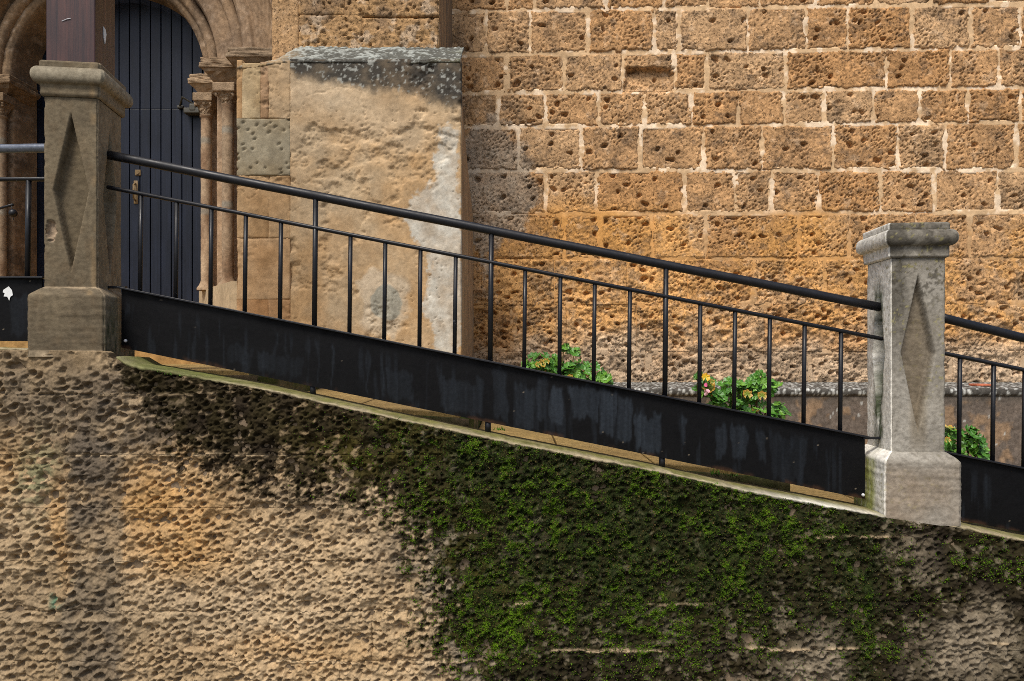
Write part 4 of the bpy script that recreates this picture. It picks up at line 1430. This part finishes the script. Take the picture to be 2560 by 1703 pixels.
# jambs: stepped on plan
for sgn in (-1, 1):
    plan = [(0.945, 7.48), (0.945, 7.13), (1.20, 7.11), (1.20, 6.80), (1.51, 6.78), (1.51, 6.52), (2.9 if sgn < 0 else 1.9, 6.50)]
    pl = np.array(plan)
    L = np.concatenate([[0], np.cumsum(np.hypot(*np.diff(pl, axis=0).T))])
    s_ = np.arange(0, L[-1], 0.02)
    xr, yr = np.interp(s_, L, pl[:, 0]), np.interp(s_, L, pl[:, 1])
    zz = np.arange(1.6, PZC + 0.02, 0.02)
    Xg = np.repeat((PXC + sgn * xr)[:, None], len(zz), 1)
    Yg = np.repeat(yr[:, None], len(zz), 1)
    Zg = np.repeat(zz[None, :], len(xr), 0)
    Yg = Yg - 0.004 * fbm(Xg * 8, Zg * 8, 291, 4)
    grid_obj('jamb', np.stack([Xg, Yg, Zg], -1), portal_tone(Xg, Yg, Zg, 293) * (0.9 if sgn < 0 else 1.25), M['carved'], portal, True, flip=sgn < 0)
    # plinth, following the splay
    bm = bmesh.new()
    pz = 2.31
    q = [(0.86, 7.42), (0.86, 7.20), (1.56, 6.22), (1.9, 6.2), (1.9, 7.45)]
    vb = [bm.verts.new((PXC + sgn * a, b, 1.6)) for a, b in q]
    vt = [bm.verts.new((PXC + sgn * a, b, pz)) for a, b in q]
    bm.faces.new(vt)
    for i in range(5):
        bm.faces.new((vb[i], vb[(i + 1) % 5], vt[(i + 1) % 5], vt[i]))
    bm_obj('plinth', bm, stone_mat('plinth_stone', (0.43, 0.335, 0.215), 70, 0.4, spread=0.25), portal)

    def colm(xo, y, r, ztop, zbot=2.30):
        h = ztop - zbot
        prof = [(r * 1.75, 0), (r * 1.75, 0.02), (r * 1.55, 0.035), (r * 1.3, 0.05), (r * 1.15, 0.07)]
        prof += [(r, z) for z in np.arange(0.09, h - 0.02, 0.03)] + [(r * 1.2, h - 0.015), (r * 1.2, h)]
        V, F = lathe(prof, 24, (PXC + sgn * xo, y, zbot), 0.003, int(xo * 100))
        n = fbm(V[:, 0] * 8 + V[:, 1] * 6, V[:, 2] * 4, int(xo * 70), 4)
        c = mix(np.array([0.34, 0.25, 0.165]) * np.ones((len(V), 1)), [0.20, 0.125, 0.075], np.clip(0.4 + 1.3 * n, 0, 1))
        if xo < 1.1 and sgn > 0:
            c = c * 1.3
        ring = (np.abs(V[:, 2] - 3.05) < 0.03) | (np.abs(V[:, 2] - 3.75) < 0.03)
        c = mix(c, [0.26, 0.25, 0.21], ring * 0.7)
        new_obj('column', mesh_np('column', V, F, c, True), M['carved'], portal)

    def capital(xo, y, r, z0, z1, w):
        """bell with leaf volutes under a square abacus"""
        bm = bmesh.new()
        n = 24
        rings = []
        for t in np.linspace(0, 1, 10):
            ring = []
            for k in range(n):
                a = 2 * math.pi * k / n
                sq = 1 / max(abs(math.cos(a)), abs(math.sin(a)))
                rad = (r * 1.02 + (w - r) * t ** 1.8) * (1 + (sq - 1) * t * 0.8) * (1 + 0.05 * math.sin(8 * a) * math.sin(math.pi * t))
                ring.append(bm.verts.new((PXC + sgn * xo + rad * math.cos(a), y + rad * math.sin(a), z0 + (z1 - z0 - 0.05) * t)))
            rings.append(ring)
        for a_, b_ in zip(rings[:-1], rings[1:]):
            for k in range(n):
                bm.faces.new((a_[k], a_[(k + 1) % n], b_[(k + 1) % n], b_[k]))
        for (cx, cy) in ((-1, -1), (1, -1)):
            bmesh.ops.create_uvsphere(bm, u_segments=8, v_segments=6, radius=r * 0.34,
                                      matrix=Matrix.Translation((PXC + sgn * xo + cx * w * 0.84, y + cy * w * 0.84, z1 - 0.075)) @ Matrix.Diagonal((0.8, 0.8, 1.3, 1)))
        roughen(bm, 1, 0.010, 45, xo)
        add_box(bm, (PXC + sgn * xo - w * 1.1, y - w * 1.15, z1 - 0.05), (PXC + sgn * xo + w * 1.1, y + w, z1 + 0.03), 0.008)
        bmesh.ops.recalc_face_normals(bm, faces=bm.faces)
        me = bpy.data.meshes.new('capital')
        bm.to_mesh(me)
        bm.free()
        me.polygons.foreach_set('use_smooth', np.full(len(me.polygons), False))
        new_obj('capital', me, stone_mat('capital_stone', (0.33, 0.235, 0.15) if sgn > 0 else (0.24, 0.165, 0.10), 70, 0.9, 0.012, spread=0.5), portal)

    zc1 = EYE + (880 - 290) * 7.02 / FPX
    colm(1.005, 7.03, 0.050, zc1)
    capital(1.005, 7.03, 0.052, zc1, zc1 + 0.17, 0.085)
    zc2 = EYE + (880 - 264) * 6.70 / FPX
    colm(1.345, 6.70, 0.052, zc2)
    capital(1.345, 6.70, 0.055, zc2, zc2 + 0.15, 0.092)
    colm(1.50 if sgn > 0 else 1.21, 6.62 if sgn > 0 else 7.06, 0.030, zc2 - 0.05)

    def impost(x0, x1, y0, z0, z1, flare, base):
        """block whose underside tapers back, with a moulded upper edge"""
        bm = bmesh.new()
        a, b = sorted((PXC + sgn * x0, PXC + sgn * x1))
        zm = z1 - 0.09
        fl = flare if sgn > 0 else flare
        add_box(bm, (a, y0, zm), (b, 7.4, z1 - 0.045), 0.006)
        add_box(bm, (a + 0.012, y0 + 0.012, z1 - 0.045), (b - 0.012, 7.4, z1), 0.005)
        lo = [(a + fl, y0 + fl), (b - 0.01, y0 + fl), (b - 0.01, 7.4), (a + fl, 7.4)] if sgn > 0 else [(a + 0.01, y0 + fl), (b - fl, y0 + fl), (b - fl, 7.4), (a + 0.01, 7.4)]
        hi = [(a + 0.01, y0 + 0.01), (b - 0.01, y0 + 0.01), (b - 0.01, 7.4), (a + 0.01, 7.4)]
        vb = [bm.verts.new((p[0], p[1], z0)) for p in lo]
        vt = [bm.verts.new((p[0], p[1], zm)) for p in hi]
        bm.faces.new(vb)
        for i in range(4):
            bm.faces.new((vb[i], vb[(i + 1) % 4], vt[(i + 1) % 4], vt[i]))
        bmesh.ops.recalc_face_normals(bm, faces=bm.faces)
        roughen(bm, 5, 0.014, 22, x0)
        bm_obj('impost', bm, stone_mat('impost_stone', base, 70, 0.7, 0.010, spread=0.45), portal)

    lc = (0.40, 0.285, 0.18) if sgn > 0 else (0.22, 0.15, 0.09)
    impost(0.86, 1.20, 6.95, zc1 + 0.20, zc1 + 0.385, 0.10, lc)
    impost(1.13, 1.52, 6.58, zc2 + 0.18, zc2 + 0.40, 0.12, (0.27, 0.19, 0.12))
    impost(1.44, 1.95, 6.40, zc2 + 0.24, zc2 + 0.42, 0.10, (0.26, 0.19, 0.125))

# ---- door: boards in two lengths on a dark backing
bm = bmesh.new()
add_box(bm, (PXC - 1.1, 7.53, 1.6), (PXC + 1.1, 7.58, 5.6))
door = bm_obj('door', bm, M['door'], church)
door['label'] = 'dark blue black plank door'
seam = -5.075
zj = EYE + (880 - 273) * 7.5 / FPX
while seam < -2.9:
    w = 0.109
    for (z0, z1) in ((1.65, zj - 0.002), (zj + 0.002, 5.55)):
        bm = bmesh.new()
        add_box(bm, (seam + 0.004, 7.500 + random.uniform(-0.002, 0.002), z0), (seam + w - 0.004, 7.535, z1), 0.004)
        bm_obj('plank', bm, M['door'], door)
    seam += w
bm = bmesh.new()
c0 = pt(345, 432, 7.495)
add_box(bm, (c0.x - 0.03, 7.488, c0.z - 0.03), (c0.x + 0.03, 7.499, c0.z + 0.03), 0.004)
add_tube(bm, (c0.x, 7.488, c0.z), (c0.x, 7.478, c0.z), 0.018, 14)
bm_obj('lock', bm, M['brass'], door)
bm = bmesh.new()
c1, c2 = pt(340, 452, 7.495), pt(340, 510, 7.495)
add_box(bm, (c1.x - 0.022, 7.488, c2.z), (c1.x + 0.022, 7.499, c1.z), 0.004)
add_tube(bm, (c1.x, 7.488, c1.z - 0.03), (c1.x, 7.445, c1.z - 0.05), 0.008, 10)
add_tube(bm, (c1.x, 7.445, c1.z - 0.05), (c1.x, 7.445, c2.z + 0.05), 0.008, 10)
add_tube(bm, (c1.x, 7.445, c2.z + 0.05), (c1.x, 7.488, c2.z + 0.03), 0.008, 10)
bm_obj('handle', bm, M['brass'], door, True)
# closer with its folding arm
bm = bmesh.new()
ca = pt(462, 263, 7.44)
cb_ = pt(502, 288, 7.44)
add_box(bm, (ca.x, 7.40, cb_.z + 0.01), (cb_.x + 0.0, 7.498, ca.z - 0.035), 0.012)
add_box(bm, (ca.x + 0.06, 7.395, cb_.z + 0.03), (cb_.x - 0.035, 7.498, ca.z + 0.005), 0.014)
add_tube(bm, (ca.x + 0.105, 7.43, ca.z + 0.0), pt(456, 243, 7.36), 0.009, 8)
add_tube(bm, pt(456, 243, 7.36), pt(449, 266, 7.47), 0.009, 8)
add_box(bm, (pt(447, 0, 7.48).x - 0.01, 7.46, pt(0, 271, 7.48).z), (pt(447, 0, 7.48).x + 0.05, 7.499, pt(0, 265, 7.48).z), 0.004)
bm_obj('door_closer', bm, M['closer'], door)

# step before the portal
ps = np.linspace(0, 1, 200)
bm = bmesh.new()
add_box(bm, (-7.5, 5.9, 1.55), (-2.05, 7.5, 1.80), 0.012)
bm_obj('threshold_step', bm, stone_mat('threshold_stone', (0.40, 0.235, 0.085), 60, 0.4), portal)

# iron rod with a ball beside the left columns
ib = thing('iron_bracket', 'black iron rod with a small hanging ball before the portal columns', 'bracket', pt(10, 512, 6.2))
bp0 = ib.location
bm = bmesh.new()
add_tube(bm, Vector((-0.35, 0.25, -0.02)), Vector((0.075, 0, 0.0)), 0.011, 10)
bm_obj('rod', bm, M['iron'], ib, True)
bm = bmesh.new()
add_tube(bm, Vector((0.06, 0.0, 0)), Vector((0.076, 0, -0.06)), 0.003, 6)
bmesh.ops.create_uvsphere(bm, u_segments=16, v_segments=10, radius=0.034, matrix=Matrix.Translation((0.078, 0, -0.072)))
add_tube(bm, Vector((0.076, 0.0, -0.10)), Vector((0.085, 0, -0.135)), 0.003, 6)
bm_obj('ball', bm, M['iron'], ib, True)

# ------------------------------------------------------------------ low planter wall on the right
pl = thing('planter', 'low grey rendered planter wall with a white lichen ledge at the church foot', 'planter', (2.5, 6.0, 0.5))
pl.location = (0, 0, 0)
PY = 6.0
px0, px1 = 0.30, 6.6
xx = np.arange(px0, px1, 0.011)
led = 1.395
rows = [(PY, 0.2), (PY, led - 0.06), (PY - 0.012, led - 0.055), (PY - 0.02, led - 0.04), (PY - 0.02, led - 0.012), (PY - 0.012, led)]
sec = []
for (y0, z0), (y1, z1) in zip(rows[:-1], rows[1:]):
    k = max(1, int(math.hypot(y1 - y0, z1 - z0) / 0.014))
    for i in range(k):
        sec.append((y0 + (y1 - y0) * i / k, z0 + (z1 - z0) * i / k))
for y in np.arange(PY - 0.012, CW + 0.03, 0.025):
    sec.append((y, led + 0.01 * (y - PY)))
sec = np.array(sec)
X = np.repeat(xx[:, None], len(sec), 1)
Yv = np.repeat(sec[None, :, 0], len(xx), 0)
Zv = np.repeat(sec[None, :, 1], len(xx), 0)
n = fbm(X * 3, Zv * 3 + Yv, 301, 4)
n2 = fbm(X * 14, Zv * 14 + Yv * 14, 303, 4)
n3 = fbm(X * 34, Zv * 34 + Yv * 24, 305, 3)
c = mix(np.array([0.185, 0.145, 0.115]) * np.ones(X.shape + (1,)), [0.115, 0.095, 0.08], np.clip(0.5 + n + 0.5 * n2, 0, 1))
c = mix(c, [0.33, 0.215, 0.125], sst(0.2, 0.45, n + 0.5 * n2) * 0.7 * (Zv < led - 0.07))
c = mix(c, [0.06, 0.055, 0.045], sst(led - 0.16, led - 0.05, Zv) * 0.65)
c = mix(c, [0.075, 0.072, 0.065], (Zv > led - 0.05) * 0.75)
d, _, _, q = worley(X / 0.035, (Zv + Yv) / 0.05, 307)
c = mix(c, [0.62, 0.63, 0.60], (Zv > led - 0.06) * (q > 0.35) * sst(0.42, 0.25, d) * 0.85)
c = mix(c, [0.5, 0.5, 0.47], (Zv < led - 0.06) * (q > 0.965) * sst(0.3, 0.2, d) * 0.8)
Yv = Yv - 0.006 * n2 - 0.003 * n3
grid_obj('planter_body', np.stack([X, Yv, Zv + 0.004 * n3 * (Zv > led - 0.05)], -1), c, M['planter'], pl, True, flip=False)
bm = bmesh.new()
add_box(bm, (px0 - 0.003, PY + 0.004, 0.2), (px0 + 0.05, CW, led - 0.01))
bm_obj('planter_end', bm, M['street'], pl)
bm = bmesh.new()
tp = pt(2440, 970, 6.4)
add_box(bm, (tp.x - 0.07, 6.28, led + 0.004), (tp.x + 0.08, 6.40, led + 0.024), 0.006)
bm_obj('tile_piece', bm, stone_mat('terracotta', (0.42, 0.13, 0.07), 60, 0.3), pl)

# ------------------------------------------------------------------ geraniums
def leaf_mesh(name, c_in, c_out, seed):
    rnd = random.Random(seed)
    n = 21
    V = [(0, 0, 0)]
    cols = [c_in]
    for ring, rr in ((0, 0.55), (1, 1.0)):
        for k in range(n):
            a = math.radians(-155) + math.radians(310) * k / (n - 1)
            lob = 1 + (0.13 * math.cos(a * 7) if ring else 0.05 * math.cos(a * 7)) + rnd.uniform(-0.05, 0.05)
            r = 0.034 * rr * lob
            zz = 0.007 * rr * rr + 0.004 * math.cos(a * 7) * rr + rnd.uniform(-0.0025, 0.0025)
            V.append((r * math.sin(a), r * math.cos(a), zz))
            t = rr
            cols.append(tuple(c_in[i] * (1 - t * t) + c_out[i] * t * t for i in range(3)))
    me = bpy.data.meshes.new(name)
    F = []
    for k in range(n - 1):
        F.append((0, 1 + k + 1, 1 + k))
        F.append((1 + k, 1 + k + 1, 1 + n + k + 1, 1 + n + k))
    me.from_pydata(V, [], F)
    a = me.attributes.new('Col', 'FLOAT_COLOR', 'POINT')
    for i, c in enumerate(cols):
        a.data[i].color = (*c, 1)
    me.materials.append(M['leaf'])
    return me


LM = [leaf_mesh('leaf_dark', (0.05, 0.15, 0.015), (0.035, 0.12, 0.012), 1), leaf_mesh('leaf_mid', (0.075, 0.20, 0.02), (0.05, 0.17, 0.015), 2),
      leaf_mesh('leaf_light', (0.13, 0.27, 0.03), (0.08, 0.22, 0.02), 3), leaf_mesh('leaf_turning', (0.14, 0.24, 0.03), (0.42, 0.20, 0.03), 4),
      leaf_mesh('leaf_yellow', (0.55, 0.42, 0.02), (0.60, 0.30, 0.02), 5)]


def geranium(label, Y, base, blobs, nleaf, seed, extras=()):
    rnd = random.Random(seed)
    root = thing('geranium', label, 'plant', base, 0, 'geraniums at the foot of the church wall')
    bx, by, bz = base
    tot = sum(b[4] for b in blobs)
    for bi, (px, py, rx, ry, wgt) in enumerate(blobs):
        c = pt(px, py, Y)
        sx, sz = rx * Y / FPX, ry * Y / FPX
        bm = bmesh.new()
        p0 = Vector((c.x - bx) * 0.35 for _ in range(1)) if False else Vector(((c.x - bx) * 0.3, 0, 0))
        p1 = Vector((c.x - bx, c.y - by, c.z - bz))
        mid = p0.lerp(p1, 0.5) + Vector((rnd.uniform(-.03, .03), rnd.uniform(-.03, .03), 0.02))
        add_tube(bm, p0, mid, 0.009, 7, 0.007)
        add_tube(bm, mid, p1, 0.007, 7, 0.004)
        bm_obj('stem', bm, stone_mat('stem', (0.10, 0.075, 0.03), 40, 0.2) if 'stem' not in M else M['stem'], root, True)
        for k in range(int(nleaf * wgt / tot)):
            while True:
                u = Vector((rnd.uniform(-1, 1), rnd.uniform(-1, 1), rnd.uniform(-1, 1)))
                if u.length < 1:
                    break
            p = c + Vector((u.x * sx, u.y * 0.10, u.z * sz))
            r = rnd.random()
            kind = 0 if r < 0.30 else 1 if r < 0.66 else 2 if r < 0.955 else 3
            o = bpy.data.objects.new('leaf', LM[kind])
            C.objects.link(o)
            o.parent = root
            o.location = p - Vector(base)
            nrm = Vector((u.x * 0.9 + rnd.gauss(0, .35), -0.75 + rnd.gauss(0, .35), 0.65 + u.z * 0.5 + rnd.gauss(0, .3))).normalized()
            q = nrm.to_track_quat('Z', 'Y')
            o.rotation_euler = (q @ Matrix.Rotation(rnd.uniform(0, 6.28), 3, 'Z').to_quaternion()).to_euler()
            s = rnd.uniform(0.75, 1.45)
            o.scale = (s, s, s)
    for (kind, px, py, s) in extras:
        p = pt(px, py, Y - 0.12)
        o = bpy.data.objects.new('leaf', LM[kind])
        C.objects.link(o)
        o.parent = root
        o.location = p - Vector(base)
        o.rotation_euler = (math.radians(70), rnd.uniform(-.4, .4), 0)
        o.scale = (s, s, s)
    return root


M['stem'] = stone_mat('stem', (0.10, 0.075, 0.03), 40, 0.2)
geranium('leafy green geranium behind the middle of the long railing', 5.72, (0.36, 5.75, 1.11),
         [(1355, 915, 52, 34, 3), (1320, 935, 36, 25, 2), (1400, 940, 50, 30, 2.4), (1440, 925, 30, 26, 1.4), (1470, 945, 48, 32, 2.6), (1512, 950, 18, 18, .8), (1405, 975, 110, 22, 3),
          (1410, 872, 12, 9, .35), (1436, 882, 13, 8, .4)], 230, 5, [(3, 1365, 905, .8), (3, 1425, 945, .8)])
g2 = geranium('geranium with a yellow leaf and a pink flower near the pale pillar', 5.72, (1.83, 5.75, 0.85),
              [(1762, 955, 26, 30, 1.4), (1785, 995, 26, 24, 1.3), (1835, 970, 34, 22, 1.6), (1815, 1010, 50, 22, 1.9), (1895, 960, 34, 26, 1.9), (1930, 970, 18, 14, .6), (1885, 1025, 60, 22, 2), (1945, 1030, 22, 26, 1.1), (1870, 1060, 90, 24, 2.2), (1890, 990, 26, 12, .7)],
              215, 9, [(4, 1764, 944, 1.0), (3, 1780, 955, .6), (3, 1868, 986, 1.1), (3, 1905, 990, 1.1)])
geranium('small geranium beside the pale pillar, behind the right railing section', 5.6, (3.42, 5.65, 0.55),
         [(2378, 1090, 18, 26, 1.3), (2425, 1088, 26, 16, 1.1), (2432, 1105, 18, 20, 1), (2400, 1128, 36, 20, 1.5), (2448, 1128, 18, 12, .7), (2462, 1142, 10, 8, .3), (2390, 1150, 40, 14, 1)],
         100, 13, [(3, 2368, 1100, .7)])
# petals of the pink flower
for (px, py, rot) in ((1764, 968, 0.2), (1761, 976, 2.2), (1770, 981, 4.0), (1775, 980, 5.2)):
    p = pt(px, py, 5.58)
    bm = bmesh.new()
    ctr = bm.verts.new((0, 0, 0))
    ring = [bm.verts.new((0.018 * math.sin(a) * 0.75, 0.018 + 0.018 * math.cos(a), 0.004 * math.cos(2 * a))) for a in np.linspace(0, 2 * math.pi, 9)[:-1]]
    for k in range(8):
        if k != 4:
            pass
        bm.faces.new((ctr, ring[k], ring[(k + 1) % 8])) if k not in (3, 4) else bm.faces.new((ctr, ring[k], ring[(k + 1) % 8]))
    o = bm_obj('petal', bm, stone_mat('petal', (0.62, 0.12, 0.24) if rot < 1 else (0.75, 0.45, 0.52), 30, 0.1, spread=0.2), g2, True)
    o.location = p - g2.location
    o.rotation_euler = (math.radians(75), rot, 0)

# grass tufts in the gutter and on the steps
def tufts():
    spots = [(448, 932, 3.9, 10, .02), (640, 952, 4.6, 40, .05), (600, 948, 4.2, 60, .06), (555, 940, 4.05, 50, .05), (1250, 1074, 4.3, 20, .03), (1790, 1184, 3.97, 30, .04), (1825, 1188, 3.97, 20, .03),
             (400, 928, 3.56, 14, .012), (427, 934, 3.56, 14, .012), (460, 938, 3.56, 22, .014), (1000, 1052, 3.56, 16, .012), (1025, 1056, 3.56, 16, .012), (985, 1046, 3.56, 12, .012), (1775, 1207, 3.56, 14, .012)]
    V, F, Cc = [], [], []
    for (px, py, Y, n, h) in spots:
        p = pt(px, py, Y)
        for k in range(n):
            b = p + Vector((random.gauss(0, 0.02), random.gauss(0, 0.012), -0.004))
            d = Vector((random.gauss(0, .5), random.gauss(-.2, .4), 1)).normalized() * h * random.uniform(.5, 1.2)
            s = Vector((random.uniform(-1, 1), random.uniform(-1, 1), 0)).normalized() * 0.0035
            i = len(V)
            V += [b - s, b + s, b + d]
            F.append((i, i + 1, i + 2))
            g = random.random()
            Cc += [(0.06 + .08 * g, 0.16 + .14 * g, 0.02)] * 3
    o = new_obj('grass', mesh_np('grass', np.array([tuple(v) for v in V]), np.array(F), np.array(Cc), False), M['leaf'])
    o['kind'] = 'stuff'
    o['label'] = 'small green tufts of grass along the coping and steps'


tufts()
